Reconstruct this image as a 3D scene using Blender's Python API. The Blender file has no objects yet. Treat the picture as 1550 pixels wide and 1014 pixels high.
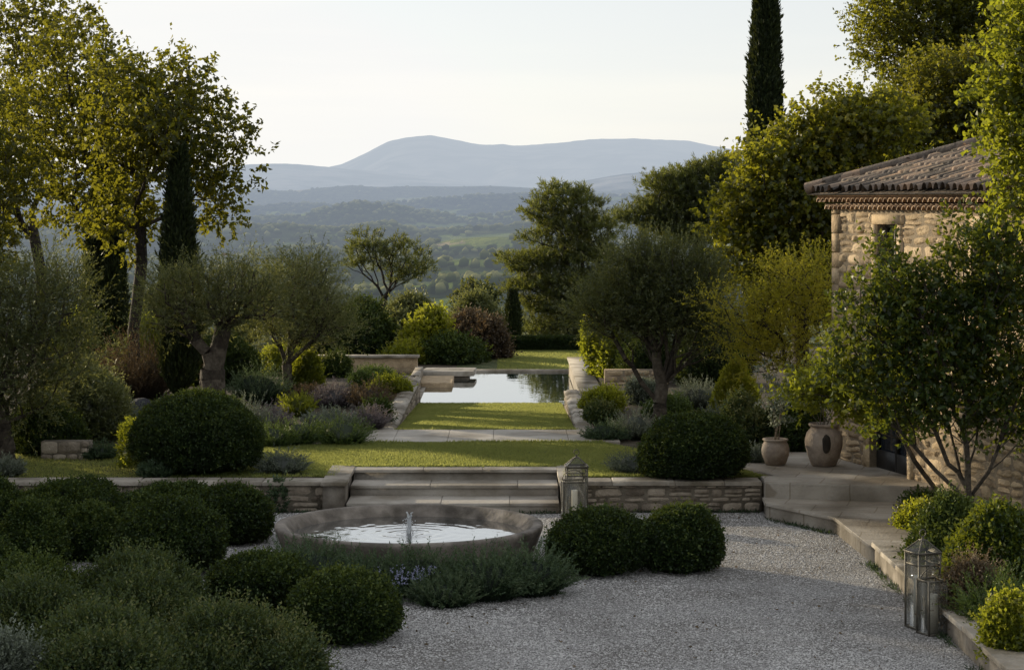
import bpy, math, random
import numpy as np
from mathutils import Vector

# ------------------------------------------------------------------ camera model
H = 4.7; F = 3200.0; HY = 305.0; VX = 767.0
def at(x, y, Y): return np.array([(x-VX)*Y/F, Y, H-(y-HY)*Y/F])
def gp(x, y, z): Y = (H-z)*F/(y-HY); return np.array([(x-VX)*Y/F, Y, z])

scene = bpy.context.scene
col = scene.collection
cam_d = bpy.data.cameras.new('camera'); cam = bpy.data.objects.new('camera', cam_d); col.objects.link(cam)
cam.location = (0, 0, H); cam.rotation_euler = (math.pi/2, 0, 0)
cam_d.sensor_width = 36; cam_d.lens = F/1550*36
cam_d.shift_x = (775-VX)/1550; cam_d.shift_y = -(507-HY)/1550
cam_d.clip_start = 0.5; cam_d.clip_end = 60000
scene.camera = cam
scene.view_settings.view_transform = 'Standard'; scene.view_settings.look = 'None'
scene.view_settings.exposure = 0; scene.view_settings.gamma = 1
scene.cycles.max_bounces = 8; scene.cycles.diffuse_bounces = 3; scene.cycles.transmission_bounces = 6
scene.cycles.transparent_max_bounces = 8; scene.cycles.sample_clamp_indirect = 6
try: scene.cycles.use_denoising = True
except Exception: pass

# ------------------------------------------------------------------ light
SE = math.radians(13.0)
sh = np.array([-0.74, 0.67]); sh = sh/np.linalg.norm(sh)
world = bpy.data.worlds.new('World'); scene.world = world; world.use_nodes = True
wn = world.node_tree.nodes; wl = world.node_tree.links
bg = wn['Background']
sky = wn.new('ShaderNodeTexSky'); sky.sky_type = 'NISHITA'; sky.sun_disc = False
sky.sun_elevation = SE; sky.sun_rotation = math.atan2(sh[0], sh[1])
sky.altitude = 300; sky.air_density = 1.0; sky.dust_density = 1.0; sky.ozone_density = 1.5
hs = wn.new('ShaderNodeHueSaturation'); hs.inputs['Saturation'].default_value = 0.35
wl.new(sky.outputs[0], hs.inputs['Color'])
cl = wn.new('ShaderNodeMix'); cl.data_type = 'RGBA'; cl.blend_type = 'DARKEN'; cl.inputs[0].default_value = 1; cl.inputs[7].default_value = (6.5, 6.35, 6.1, 1)
wl.new(hs.outputs[0], cl.inputs[6])
hz = wn.new('ShaderNodeMix'); hz.data_type = 'RGBA'; hz.inputs[0].default_value = .6; 
wtc = wn.new('ShaderNodeTexCoord'); wsx = wn.new('ShaderNodeSeparateXYZ'); wl.new(wtc.outputs['Generated'], wsx.inputs[0])
wr = wn.new('ShaderNodeValToRGB'); we = wr.color_ramp.elements; we[0].position = .0; we[0].color = (1.0, .98, .935, 1); we[1].position = .75; we[1].color = (.72, .75, .80, 1)
we2 = we.new(.12); we2.color = (.93, .955, .97, 1)
wl.new(wsx.outputs['Z'], wr.inputs[0])
wm = wn.new('ShaderNodeMix'); wm.data_type = 'RGBA'; wm.blend_type = 'MULTIPLY'; wm.inputs[0].default_value = 1; wm.inputs[7].default_value = (6.9, 6.85, 6.75, 1)
wmp = wn.new('ShaderNodeMapping'); wmp.inputs['Scale'].default_value = (1.2, 1.2, 14); wl.new(wtc.outputs['Generated'], wmp.inputs[0])
wnz = wn.new('ShaderNodeTexNoise'); wnz.inputs['Scale'].default_value = 2.2; wnz.inputs['Detail'].default_value = 6; wl.new(wmp.outputs[0], wnz.inputs['Vector'])
wcr = wn.new('ShaderNodeValToRGB'); wcr.color_ramp.elements[0].position = .42; wcr.color_ramp.elements[0].color = (.93, .95, .975, 1); wcr.color_ramp.elements[1].position = .66; wcr.color_ramp.elements[1].color = (1.03, 1.02, 1.0, 1); wl.new(wnz.outputs['Fac'], wcr.inputs[0])
wmc = wn.new('ShaderNodeMix'); wmc.data_type = 'RGBA'; wmc.blend_type = 'MULTIPLY'; wmc.inputs[0].default_value = 1; wl.new(wr.outputs[0], wmc.inputs[6]); wl.new(wcr.outputs[0], wmc.inputs[7])
wl.new(wmc.outputs[2], wm.inputs[6]); wl.new(wm.outputs[2], hz.inputs[7])   # thin high haze veil
wl.new(cl.outputs[2], hz.inputs[6]); wl.new(hz.outputs[2], bg.inputs['Color'])
bg.inputs['Strength'].default_value = 0.15
sl = bpy.data.lights.new('sun', 'SUN'); sun = bpy.data.objects.new('sun', sl); col.objects.link(sun)
sl.energy = 5.0; sl.angle = math.radians(0.6); sl.color = (1.0, 0.85, 0.60)
sdir = Vector((-sh[0]*math.cos(SE), -sh[1]*math.cos(SE), -math.sin(SE)))
sun.rotation_euler = sdir.to_track_quat('-Z', 'Y').to_euler(); sun.location = (-30, 40, 30)

# ------------------------------------------------------------------ mesh helpers
class MB:
    def __init__(s): s.v = []; s.f = []; s.t = []; s.n = 0
    def add(s, v, f, t=0.5):
        v = np.array([np.asarray(q_, float) for q_ in v]) if isinstance(v, list) else v
        v = np.asarray(v, float).reshape(-1, 3); f = np.asarray(f, int)
        if len(f) == 0: return
        s.v.append(v); s.f.append(f+s.n)
        s.t.append(np.full(len(v), t) if np.isscalar(t) else np.asarray(t, float)); s.n += len(v)
    def mesh(s, name, smooth=False):
        me = bpy.data.meshes.new(name)
        V = np.concatenate(s.v); T = np.concatenate(s.t)
        me.vertices.add(len(V)); me.vertices.foreach_set('co', V.astype(np.float32).ravel())
        li = np.concatenate([f.ravel() for f in s.f]).astype(np.int32)
        ls = []; c = 0
        for f in s.f:
            m, k = f.shape; ls.append(c+np.arange(m)*k); c += m*k
        ls = np.concatenate(ls).astype(np.int32)
        me.loops.add(len(li)); me.loops.foreach_set('vertex_index', li)
        me.polygons.add(len(ls)); me.polygons.foreach_set('loop_start', ls)
        if smooth: me.polygons.foreach_set('use_smooth', np.ones(len(ls), bool))
        a = me.attributes.new('tint', 'FLOAT', 'POINT'); a.data.foreach_set('value', T.astype(np.float32))
        me.update(calc_edges=True)
        return me
    # primitives
    def box(s, c, d, t=0.5, rz=0, U=None, V=None):
        x, y, z = [q/2 for q in d]
        v = np.array([[i*x, j*y, k*z] for i in (-1, 1) for j in (-1, 1) for k in (-1, 1)])
        if rz: cs, sn = math.cos(rz), math.sin(rz); v = np.c_[v[:, 0]*cs-v[:, 1]*sn, v[:, 0]*sn+v[:, 1]*cs, v[:, 2]]
        v = v+np.asarray(c)
        s.add(v, [[0, 1, 3, 2], [4, 6, 7, 5], [0, 4, 5, 1], [2, 3, 7, 6], [0, 2, 6, 4], [1, 5, 7, 3]], t)
    def prism(s, poly, z0, z1, t=0.5, bev=0.0):
        p = np.asarray(poly, float); n = len(p)
        c = p.mean(0)
        rings = [(p, z0), (p, z1-bev)] if bev else [(p, z0), (p, z1)]
        if bev:
            d = c-p; d = d/np.linalg.norm(d, axis=1)[:, None]; rings.append((p+d*bev*1.3, z1))
        v = np.concatenate([np.c_[q, np.full(n, z)] for q, z in rings]); f = []
        for k in range(len(rings)-1):
            for i in range(n): j = (i+1) % n; f.append([k*n+i, k*n+j, (k+1)*n+j, (k+1)*n+i])
        s.add(v, f, t)
        s.add(v[-n:], [list(range(n))], t)
    def lathe(s, prof, c=(0, 0, 0), seg=48, t=0.5, wob=0):
        a = np.linspace(0, 2*math.pi, seg, endpoint=False); v = []
        for r, z in prof: v.append(np.c_[r*np.cos(a)*(1+wob*np.sin(3*a+1)), r*np.sin(a), np.full(seg, z)])
        v = np.concatenate(v)+np.asarray(c); f = []
        i = np.arange(seg); j = (i+1) % seg
        F_ = np.concatenate([np.c_[k*seg+i, k*seg+j, (k+1)*seg+j, (k+1)*seg+i] for k in range(len(prof)-1)])
        s.add(v, F_, t)
    def bar(s, a, b, r, sides=6, r2=None, t=0.5):
        tubes(s, np.array([a], float), np.array([b], float), np.array([r]), np.array([r if r2 is None else r2]), sides, t)

def tubes(mb, A, B, ra, rb, sides=6, t=0.5):
    D = B-A; L = np.linalg.norm(D, axis=1, keepdims=True); D = D/np.maximum(L, 1e-9)
    ref = np.where(np.abs(D[:, 2:3]) > .9, np.array([[1., 0, 0]]), np.array([[0, 0, 1.]]))
    U = np.cross(D, ref); U /= np.linalg.norm(U, axis=1, keepdims=True); W = np.cross(D, U)
    a = np.linspace(0, 2*math.pi, sides, endpoint=False)
    ring = U[:, None]*np.cos(a)[None, :, None]+W[:, None]*np.sin(a)[None, :, None]
    v0 = A[:, None]+ring*ra[:, None, None]; v1 = B[:, None]+ring*rb[:, None, None]
    n = len(A); V = np.concatenate([v0, v1], 1).reshape(-1, 3)
    base = (np.arange(n)*2*sides)[:, None]; i = np.arange(sides); j = (i+1) % sides
    f = np.stack([base+i, base+j, base+sides+j, base+sides+i], -1).reshape(-1, 4)
    mb.add(V, f, np.repeat(t, 2*sides) if not np.isscalar(t) else t)

def put(name, me, mat, parent=None, label=None, cat=None, group=None, kind=None, loc=None, rz=0, sc=None):
    o = bpy.data.objects.new(name, me); col.objects.link(o)
    if mat and me and not me.materials: me.materials.append(mat)
    if parent: o.parent = parent
    if loc is not None: o.location = loc
    if rz: o.rotation_euler = (0, 0, rz)
    if sc is not None: o.scale = sc if hasattr(sc, '__len__') else (sc,)*3
    if label: o['label'] = label
    if cat: o['category'] = cat
    if group: o['group'] = group
    if kind: o['kind'] = kind
    return o
def thing(name, label, cat, loc=(0, 0, 0), rz=0, group=None, sc=None):
    return put(name, None, None, label=label, cat=cat, group=group, loc=loc, rz=rz, sc=sc)
def dup(root, label, loc, rz=0, sc=None, group=None):
    r = root.copy(); col.objects.link(r); r.location = loc; r.rotation_euler = (0, 0, rz)
    if sc is not None: r.scale = sc if hasattr(sc, '__len__') else (sc,)*3
    r['label'] = label
    if group: r['group'] = group
    for ch in list(root.children):
        c = ch.copy(); col.objects.link(c); c.parent = r
        for g in list(ch.children):
            d = g.copy(); col.objects.link(d); d.parent = c
    return r

_ns = np.random.RandomState(5)
_K = _ns.normal(size=(24, 3)); _K /= np.linalg.norm(_K, axis=1)[:, None]; _PH = _ns.uniform(0, 6.28, 24)
def noise(P, f=1.0, o=3, off=0):
    P = np.asarray(P, float)
    if P.shape[-1] == 2: P = np.concatenate([P, np.zeros(P.shape[:-1]+(1,))], -1)
    r = 0; a = 1; tot = 0
    for k in range(o):
        for i in range(4):
            q = (k*4+i+off) % 24
            r = r+a*np.sin((P@_K[q])*f*(1+.37*i)+_PH[q]+off); tot += a
        a *= .55; f *= 2.1
    return r/tot*1.6

# ------------------------------------------------------------------ materials
def newmat(name):
    m = bpy.data.materials.new(name); m.use_nodes = True; nt = m.node_tree; nt.nodes.clear()
    out = nt.nodes.new('ShaderNodeOutputMaterial')
    return m, nt, out
def N(nt, typ, **kw):
    n = nt.nodes.new(typ)
    for k, v in kw.items():
        if k.startswith('i_'): n.inputs[int(k[2:]) if k[2:].isdigit() else k[2:].replace('_', ' ')].default_value = v
        else: setattr(n, k, v)
    return n
def ramp(nt, fac, stops):
    r = nt.nodes.new('ShaderNodeValToRGB'); e = r.color_ramp.elements
    while len(e) < len(stops): e.new(.5)
    for el, (p, c) in zip(e, stops): el.position = p; el.color = (*c, 1) if len(c) == 3 else c
    nt.links.new(fac, r.inputs[0]); return r.outputs[0]
def leafmat(name, stops, trans=.35, tcol=(.30, .33, .03), gloss=.06, rough=.45):
    m, nt, out = newmat(name); L = nt.links
    at_ = N(nt, 'ShaderNodeAttribute', attribute_name='tint')
    c = ramp(nt, at_.outputs['Fac'], stops)
    d = N(nt, 'ShaderNodeBsdfDiffuse'); L.new(c, d.inputs[0])
    t = N(nt, 'ShaderNodeBsdfTranslucent')
    mx = N(nt, 'ShaderNodeMix', data_type='RGBA', blend_type='MIX'); mx.inputs[0].default_value = .6
    L.new(c, mx.inputs[6]); mx.inputs[7].default_value = (*tcol, 1); L.new(mx.outputs[2], t.inputs[0])
    s1 = N(nt, 'ShaderNodeMixShader'); s1.inputs[0].default_value = trans
    L.new(d.outputs[0], s1.inputs[1]); L.new(t.outputs[0], s1.inputs[2])
    g = N(nt, 'ShaderNodeBsdfGlossy'); g.inputs['Roughness'].default_value = rough; g.inputs[0].default_value = (.9, .9, .85, 1)
    s2 = N(nt, 'ShaderNodeMixShader'); s2.inputs[0].default_value = gloss
    L.new(s1.outputs[0], s2.inputs[1]); L.new(g.outputs[0], s2.inputs[2]); L.new(s2.outputs[0], out.inputs[0])
    return m
def solid(name, stops, scale=3.0, rough=.85, bump=.3, bscale=20, tint=.5, detail=8, spec=.3, coord='Object', metal=0, stain=None):
    """mottled surface: noise + per-vertex tint drive a ramp, fine noise drives bump"""
    m, nt, out = newmat(name); L = nt.links
    tc = N(nt, 'ShaderNodeTexCoord')
    n1 = N(nt, 'ShaderNodeTexNoise'); n1.inputs['Scale'].default_value = scale; n1.inputs['Detail'].default_value = detail; n1.inputs['Roughness'].default_value = .65
    L.new(tc.outputs[coord], n1.inputs['Vector'])
    at_ = N(nt, 'ShaderNodeAttribute', attribute_name='tint')
    ma = N(nt, 'ShaderNodeMath', operation='MULTIPLY_ADD'); ma.inputs[1].default_value = tint*1.6; 
    sb = N(nt, 'ShaderNodeMath', operation='SUBTRACT'); L.new(at_.outputs['Fac'], sb.inputs[0]); sb.inputs[1].default_value = .5
    L.new(sb.outputs[0], ma.inputs[0]); L.new(n1.outputs['Fac'], ma.inputs[2])
    c = ramp(nt, ma.outputs[0], stops)
    if stain:
        n3 = N(nt, 'ShaderNodeTexNoise'); n3.inputs['Scale'].default_value = stain[1]; n3.inputs['Detail'].default_value = 5
        L.new(tc.outputs[coord], n3.inputs['Vector'])
        k = ramp(nt, n3.outputs['Fac'], [(.42, (0, 0, 0)), (.66, (1, 1, 1))])
        mx = N(nt, 'ShaderNodeMix', data_type='RGBA', blend_type='MULTIPLY'); L.new(k, mx.inputs[0]); L.new(c, mx.inputs[6]); mx.inputs[7].default_value = (*stain[0], 1); c = mx.outputs[2]
    p = N(nt, 'ShaderNodeBsdfPrincipled'); L.new(c, p.inputs['Base Color']); p.inputs['Roughness'].default_value = rough
    p.inputs['Specular IOR Level'].default_value = spec; p.inputs['Metallic'].default_value = metal
    if bump:
        n2 = N(nt, 'ShaderNodeTexNoise'); n2.inputs['Scale'].default_value = bscale; n2.inputs['Detail'].default_value = 6
        L.new(tc.outputs[coord], n2.inputs['Vector'])
        b = N(nt, 'ShaderNodeBump'); b.inputs['Strength'].default_value = bump; b.inputs['Distance'].default_value = .03
        L.new(n2.outputs['Fac'], b.inputs['Height']); L.new(b.outputs[0], p.inputs['Normal'])
    L.new(p.outputs[0], out.inputs[0]); return m

M = {}
M['mid'] = leafmat('mid_green_leaves', [(0, (.012, .024, .005)), (.5, (.034, .054, .009)), (.85, (.10, .115, .016)), (1, (.22, .20, .025))], .5, (.60, .57, .03), .03, .45)
M['darkfine'] = leafmat('dark_small_leaves', [(0, (.007, .015, .006)), (.5, (.022, .046, .012)), (.85, (.05, .085, .018)), (1, (.13, .14, .02))], .3, (.5, .54, .03), .03, .4)
M['box'] = leafmat('box_leaves', [(0, (.007, .015, .006)), (.45, (.020, .040, .012)), (.8, (.045, .075, .018)), (1, (.10, .13, .03))], .22, (.22, .26, .02), .02, .5)
M['juniper'] = leafmat('juniper_leaves', [(0, (.009, .016, .009)), (.45, (.030, .056, .020)), (.8, (.070, .100, .038)), (1, (.17, .17, .06))], .28, (.28, .32, .05), .025, .5)
M['rosemary'] = leafmat('rosemary_leaves', [(0, (.008, .018, .010)), (.45, (.032, .062, .030)), (.8, (.070, .110, .06)), (1, (.13, .17, .09))], .25, (.18, .24, .06), .025, .5)
M['grey'] = leafmat('grey_leaves', [(0, (.03, .04, .03)), (.5, (.10, .125, .09)), (1, (.22, .25, .19))], .3, (.22, .24, .12), .05, .6)
M['olive'] = leafmat('olive_leaves', [(0, (.012, .020, .012)), (.4, (.042, .060, .026)), (.8, (.095, .115, .05)), (1, (.19, .20, .09))], .35, (.42, .42, .08), .03, .4)
M['broad'] = leafmat('broad_leaves', [(0, (.010, .020, .004)), (.5, (.022, .038, .007)), (.85, (.06, .078, .012)), (1, (.17, .15, .02))], .50, (.54, .50, .03), .03, .45)
M['bright'] = leafmat('bright_leaves', [(0, (.020, .034, .006)), (.5, (.070, .100, .012)), (.85, (.15, .17, .018)), (1, (.27, .25, .03))], .55, (.66, .68, .04), .03, .45)
M['yellow'] = leafmat('yellow_leaves', [(0, (.03, .035, .006)), (.5, (.11, .12, .014)), (.85, (.21, .20, .02)), (1, (.32, .26, .03))], .58, (.88, .78, .05), .03, .5)
M['pine'] = leafmat('pine_needles', [(0, (.010, .016, .006)), (.5, (.036, .052, .014)), (.85, (.08, .105, .028)), (1, (.17, .17, .045))], .4, (.44, .46, .06), .05, .5)
M['cypress'] = leafmat('cypress_sprays', [(0, (.006, .012, .004)), (.5, (.018, .032, .009)), (.85, (.045, .065, .016)), (1, (.09, .10, .025))], .2, (.14, .15, .02), .03, .6)
M['santolina'] = leafmat('santolina_leaves', [(0, (.014, .03, .006)), (.5, (.045, .085, .018)), (1, (.11, .16, .035))], .3, (.22, .28, .04), .04, .5)
M['brown'] = leafmat('brown_leaves', [(0, (.03, .022, .014)), (.5, (.09, .06, .035)), (1, (.19, .14, .08))], .3, (.25, .16, .06), .04, .6)
M['lavender'] = leafmat('lavender_leaves', [(0, (.05, .045, .05)), (.5, (.13, .11, .12)), (1, (.24, .20, .20))], .3, (.25, .2, .17), .04, .6)
M['petal'] = leafmat('pale_petals', [(0, (.28, .28, .40)), (1, (.45, .47, .66))], .3, (.5, .5, .7), .03, .6)
M['white_petal'] = leafmat('white_petals', [(0, (.6, .5, .46)), (1, (.8, .74, .7))], .3, (.8, .7, .65), .03, .6)
M['grass'] = leafmat('grass_blades', [(0, (.05, .085, .018)), (.5, (.14, .175, .045)), (1, (.33, .31, .12))], .52, (.74, .74, .20), .02, .5)
M['bark'] = solid('bark', [(.25, (.022, .018, .014)), (.5, (.06, .048, .036)), (.75, (.13, .108, .082))], 9, .9, .9, 28, coord='Object')
M['bark_dark'] = solid('dark_bark', [(.25, (.014, .011, .009)), (.5, (.035, .028, .022)), (.75, (.08, .066, .05))], 9, .9, .9, 28)
M['bark_pale'] = solid('pale_bark', [(.25, (.07, .055, .04)), (.5, (.15, .12, .09)), (.75, (.27, .22, .17))], 7, .9, .9, 24)
M['stone'] = solid('rubble_stone', [(.2, (.13, .105, .08)), (.5, (.29, .24, .185)), (.8, (.44, .37, .29))], 6, .9, .9, 30, tint=.35)
M['stone_house'] = solid('golden_rubble_stone', [(.2, (.22, .16, .10)), (.5, (.46, .345, .215)), (.8, (.64, .49, .32))], 6, .9, .9, 26, tint=.35)
M['mortar'] = solid('lime_mortar', [(.2, (.10, .085, .065)), (.6, (.20, .17, .13))], 12, .95, .7, 40)
M['mortar_house'] = solid('warm_lime_mortar', [(.2, (.17, .135, .095)), (.6, (.30, .24, .17))], 12, .95, .7, 40)
M['coping'] = solid('pale_coping_stone', [(.2, (.23, .20, .16)), (.5, (.41, .365, .305)), (.8, (.54, .49, .42))], 2.2, .8, .5, 24, tint=.3, stain=((.38, .36, .31), 1.6))
M['paving'] = solid('limestone_paving', [(.25, (.29, .26, .22)), (.5, (.43, .39, .335)), (.8, (.55, .505, .44))], 1.6, .75, .4, 26, tint=.15, stain=((.48, .45, .40), .9))
def add_joints(src, name, bw, rh, rot=0):
    m = M[src].copy(); m.name = name; nt = m.node_tree; L = nt.links
    p = [n for n in nt.nodes if n.type == 'BSDF_PRINCIPLED'][0]; c = p.inputs['Base Color'].links[0].from_socket
    tc = N(nt, 'ShaderNodeTexCoord'); mp = N(nt, 'ShaderNodeMapping'); mp.inputs['Rotation'].default_value = (0, 0, rot); L.new(tc.outputs['Object'], mp.inputs[0])
    nz = N(nt, 'ShaderNodeTexNoise'); nz.inputs['Scale'].default_value = 2; mv = N(nt, 'ShaderNodeMix', data_type='RGBA', blend_type='LINEAR_LIGHT'); mv.inputs[0].default_value = .03; L.new(mp.outputs[0], nz.inputs['Vector']); L.new(mp.outputs[0], mv.inputs[6]); L.new(nz.outputs['Color'], mv.inputs[7])
    b = N(nt, 'ShaderNodeTexBrick'); b.inputs['Scale'].default_value = 1; b.inputs['Brick Width'].default_value = bw; b.inputs['Row Height'].default_value = rh; b.inputs['Mortar Size'].default_value = .012; b.inputs['Mortar Smooth'].default_value = .3
    b.inputs['Color1'].default_value = (.82, .80, .77, 1); b.inputs['Color2'].default_value = (1, 1, 1, 1); b.inputs['Mortar'].default_value = (.60, .56, .50, 1); L.new(mv.outputs[2], b.inputs['Vector'])
    mx = N(nt, 'ShaderNodeMix', data_type='RGBA', blend_type='MULTIPLY'); mx.inputs[0].default_value = 1; L.new(c, mx.inputs[6]); L.new(b.outputs['Color'], mx.inputs[7]); L.new(mx.outputs[2], p.inputs['Base Color']); M[name] = m
add_joints('paving', 'terrace_paving', .9, .6, .26)
M['riser'] = solid('step_stone', [(.25, (.15, .125, .10)), (.5, (.24, .21, .175)), (.8, (.36, .32, .27))], 3, .8, .4, 26, stain=((.36, .34, .29), 1.8))
M['concrete'] = solid('weathered_basin_stone', [(.25, (.11, .093, .078)), (.5, (.21, .18, .15)), (.8, (.36, .315, .265))], 3.5, .7, .5, 24, stain=((.36, .35, .32), 2.6))
M['basin_in'] = M['concrete']
M['soil'] = solid('bed_soil', [(.25, (.035, .028, .02)), (.5, (.075, .06, .04)), (.8, (.14, .11, .075))], 5, .95, 1.0, 30)
M['dry_lawn'] = solid('dry_lawn', [(.3, (.045, .055, .018)), (.5, (.075, .08, .028)), (.75, (.13, .11, .055))], 2.2, .95, 1, 60)
M['lawn'] = solid('mown_lawn', [(.3, (.04, .058, .018)), (.5, (.075, .09, .03)), (.75, (.17, .15, .07))], 2.5, .95, 1, 80)
M['terracotta'] = solid('weathered_clay', [(.25, (.19, .15, .115)), (.5, (.33, .27, .215)), (.8, (.46, .40, .33))], 5, .8, .4, 30, stain=((.55, .5, .45), 3))
M['clay_dark'] = solid('dark_clay', [(.3, (.02, .016, .013)), (.7, (.05, .04, .03))], 6, .9, .4, 30)
M['basalt'] = solid('dark_basalt', [(.3, (.018, .018, .022)), (.7, (.05, .05, .06))], 8, .8, .8, 25)
M['tile'] = solid('canal_roof_tiles', [(.15, (.05, .042, .036)), (.4, (.14, .115, .095)), (.62, (.23, .175, .135)), (.85, (.32, .22, .15))], 5, .85, .6, 22, tint=.5)
M['tile_end'] = solid('tile_ends', [(.2, (.18, .12, .08)), (.5, (.34, .23, .15)), (.8, (.46, .35, .25))], 5, .85, .5, 22, tint=.5)
M['metal'] = solid('aged_metal', [(.3, (.07, .062, .05)), (.7, (.17, .155, .125))], 14, .5, .2, 60, metal=.5, spec=.5)
M['frame_dark'] = solid('dark_steel_frame', [(.3, (.012, .012, .013)), (.7, (.028, .027, .027))], 8, .5, .1, 40, spec=.5)
M['wood_grey'] = solid('grey_shutter_wood', [(.3, (.06, .05, .045)), (.7, (.13, .115, .10))], 6, .7, .3, 40)
M['wax'] = solid('candle_wax', [(.3, (.66, .62, .54)), (.7, (.78, .75, .68))], 4, .4, .05, 20, spec=.5)
M['white_wall'] = solid('white_render', [(.3, (.65, .63, .6)), (.7, (.8, .78, .75))], 1, .8, .1, 5)

def glass(name, colr, alpha):
    m, nt, out = newmat(name); L = nt.links
    t = N(nt, 'ShaderNodeBsdfTransparent'); t.inputs[0].default_value = (*colr, 1)
    g = N(nt, 'ShaderNodeBsdfGlossy'); g.inputs['Roughness'].default_value = .03
    d = N(nt, 'ShaderNodeBsdfDiffuse'); d.inputs[0].default_value = (.5, .5, .46, 1)
    fr = N(nt, 'ShaderNodeFresnel'); fr.inputs[0].default_value = 1.5
    s0 = N(nt, 'ShaderNodeMixShader'); s0.inputs[0].default_value = alpha
    L.new(t.outputs[0], s0.inputs[1]); L.new(d.outputs[0], s0.inputs[2])
    s = N(nt, 'ShaderNodeMixShader'); fm = N(nt, 'ShaderNodeMath', operation='MULTIPLY'); fm.inputs[1].default_value = .45; L.new(fr.outputs[0], fm.inputs[0]); L.new(fm.outputs[0], s.inputs[0]); L.new(s0.outputs[0], s.inputs[1]); L.new(g.outputs[0], s.inputs[2])
    L.new(s.outputs[0], out.inputs[0]); return m
M['glass'] = glass('lantern_glass', (.985, .99, .98), .025)
m, nt, out = newmat('dark_window_glass'); p = N(nt, 'ShaderNodeBsdfPrincipled'); p.inputs['Base Color'].default_value = (.02, .024, .03, 1); p.inputs['Roughness'].default_value = .06
nz = N(nt, 'ShaderNodeTexNoise'); nz.inputs['Scale'].default_value = 1.2; bp = N(nt, 'ShaderNodeBump'); bp.inputs['Strength'].default_value = .05; nt.links.new(nz.outputs[0], bp.inputs['Height']); nt.links.new(bp.outputs[0], p.inputs['Normal'])
nt.links.new(p.outputs[0], out.inputs[0]); M['pane'] = m
def watermat(name, colr, scale, strength, ring=None, rough=.02, aniso=(1, 1, 1)):
    m, nt, out = newmat(name); L = nt.links
    p = N(nt, 'ShaderNodeBsdfPrincipled'); p.inputs['Base Color'].default_value = (*colr, 1); p.inputs['Roughness'].default_value = rough; p.inputs['IOR'].default_value = 1.45
    tc = N(nt, 'ShaderNodeTexCoord'); mp = N(nt, 'ShaderNodeMapping'); mp.inputs['Scale'].default_value = aniso
    L.new(tc.outputs['Object'], mp.inputs[0])
    n1 = N(nt, 'ShaderNodeTexNoise'); n1.inputs['Scale'].default_value = scale; n1.inputs['Detail'].default_value = 3; L.new(mp.outputs[0], n1.inputs['Vector'])
    h = n1.outputs['Fac']
    b = N(nt, 'ShaderNodeBump'); b.inputs['Strength'].default_value = strength; b.inputs['Distance'].default_value = .02
    if ring:
        w = N(nt, 'ShaderNodeTexWave', wave_type='RINGS', rings_direction='Z'); w.inputs['Scale'].default_value = ring; w.inputs['Distortion'].default_value = 1.6; w.inputs['Detail'].default_value = 2
        L.new(tc.outputs['Object'], w.inputs[0])
        ad = N(nt, 'ShaderNodeMath', operation='ADD'); L.new(h, ad.inputs[0]); L.new(w.outputs['Fac'], ad.inputs[1]); h = ad.outputs[0]
    L.new(h, b.inputs['Height']); L.new(b.outputs[0], p.inputs['Normal']); gl_ = N(nt, 'ShaderNodeBsdfGlossy'); gl_.inputs['Roughness'].default_value = rough; L.new(b.outputs[0], gl_.inputs['Normal'])
    sm_ = N(nt, 'ShaderNodeMixShader'); sm_.inputs[0].default_value = .6; L.new(p.outputs[0], sm_.inputs[1]); L.new(gl_.outputs[0], sm_.inputs[2]); L.new(sm_.outputs[0], out.inputs[0]); return m
M['pool'] = watermat('pool_water', (.02, .045, .045), 2.6, .10, aniso=(1, .6, 1))
M['fountain_water'] = watermat('fountain_water', (.05, .055, .055), 7, .10)

# gravel sheet: voronoi pebbles
m, nt, out = newmat('gravel_surface'); L = nt.links
tc = N(nt, 'ShaderNodeTexCoord'); vo = N(nt, 'ShaderNodeTexVoronoi'); vo.inputs['Scale'].default_value = 55; L.new(tc.outputs['Object'], vo.inputs['Vector'])
sx = N(nt, 'ShaderNodeSeparateColor'); L.new(vo.outputs['Color'], sx.inputs[0])
c1 = ramp(nt, sx.outputs[0], [(0, (.28, .27, .26)), (.5, (.54, .525, .51)), (1, (.72, .705, .69))])
c2 = ramp(nt, vo.outputs['Distance'], [(.2, (1, 1, 1)), (.75, (.25, .24, .23))])
mx = N(nt, 'ShaderNodeMix', data_type='RGBA', blend_type='MULTIPLY'); mx.inputs[0].default_value = 1; L.new(c1, mx.inputs[6]); L.new(c2, mx.inputs[7])
nb = N(nt, 'ShaderNodeTexNoise'); nb.inputs['Scale'].default_value = .8; nb.inputs['Detail'].default_value = 4; L.new(tc.outputs['Object'], nb.inputs['Vector'])
c3 = ramp(nt, nb.outputs['Fac'], [(.35, (.62, .60, .57)), (.65, (1, 1, 1))])
mx2 = N(nt, 'ShaderNodeMix', data_type='RGBA', blend_type='MULTIPLY'); mx2.inputs[0].default_value = 1; L.new(mx.outputs[2], mx2.inputs[6]); L.new(c3, mx2.inputs[7])
p = N(nt, 'ShaderNodeBsdfPrincipled'); p.inputs['Roughness'].default_value = .85; L.new(mx2.outputs[2], p.inputs['Base Color'])
b = N(nt, 'ShaderNodeBump'); b.invert = True; b.inputs['Strength'].default_value = 1; b.inputs['Distance'].default_value = .015; L.new(vo.outputs['Distance'], b.inputs['Height']); L.new(b.outputs[0], p.inputs['Normal'])
L.new(p.outputs[0], out.inputs[0]); M['gravel'] = m
M['pebble'] = solid('gravel_pebbles', [(.2, (.34, .325, .31)), (.5, (.52, .50, .48)), (.8, (.68, .66, .635))], 3, .85, 0, tint=.6)

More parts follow.
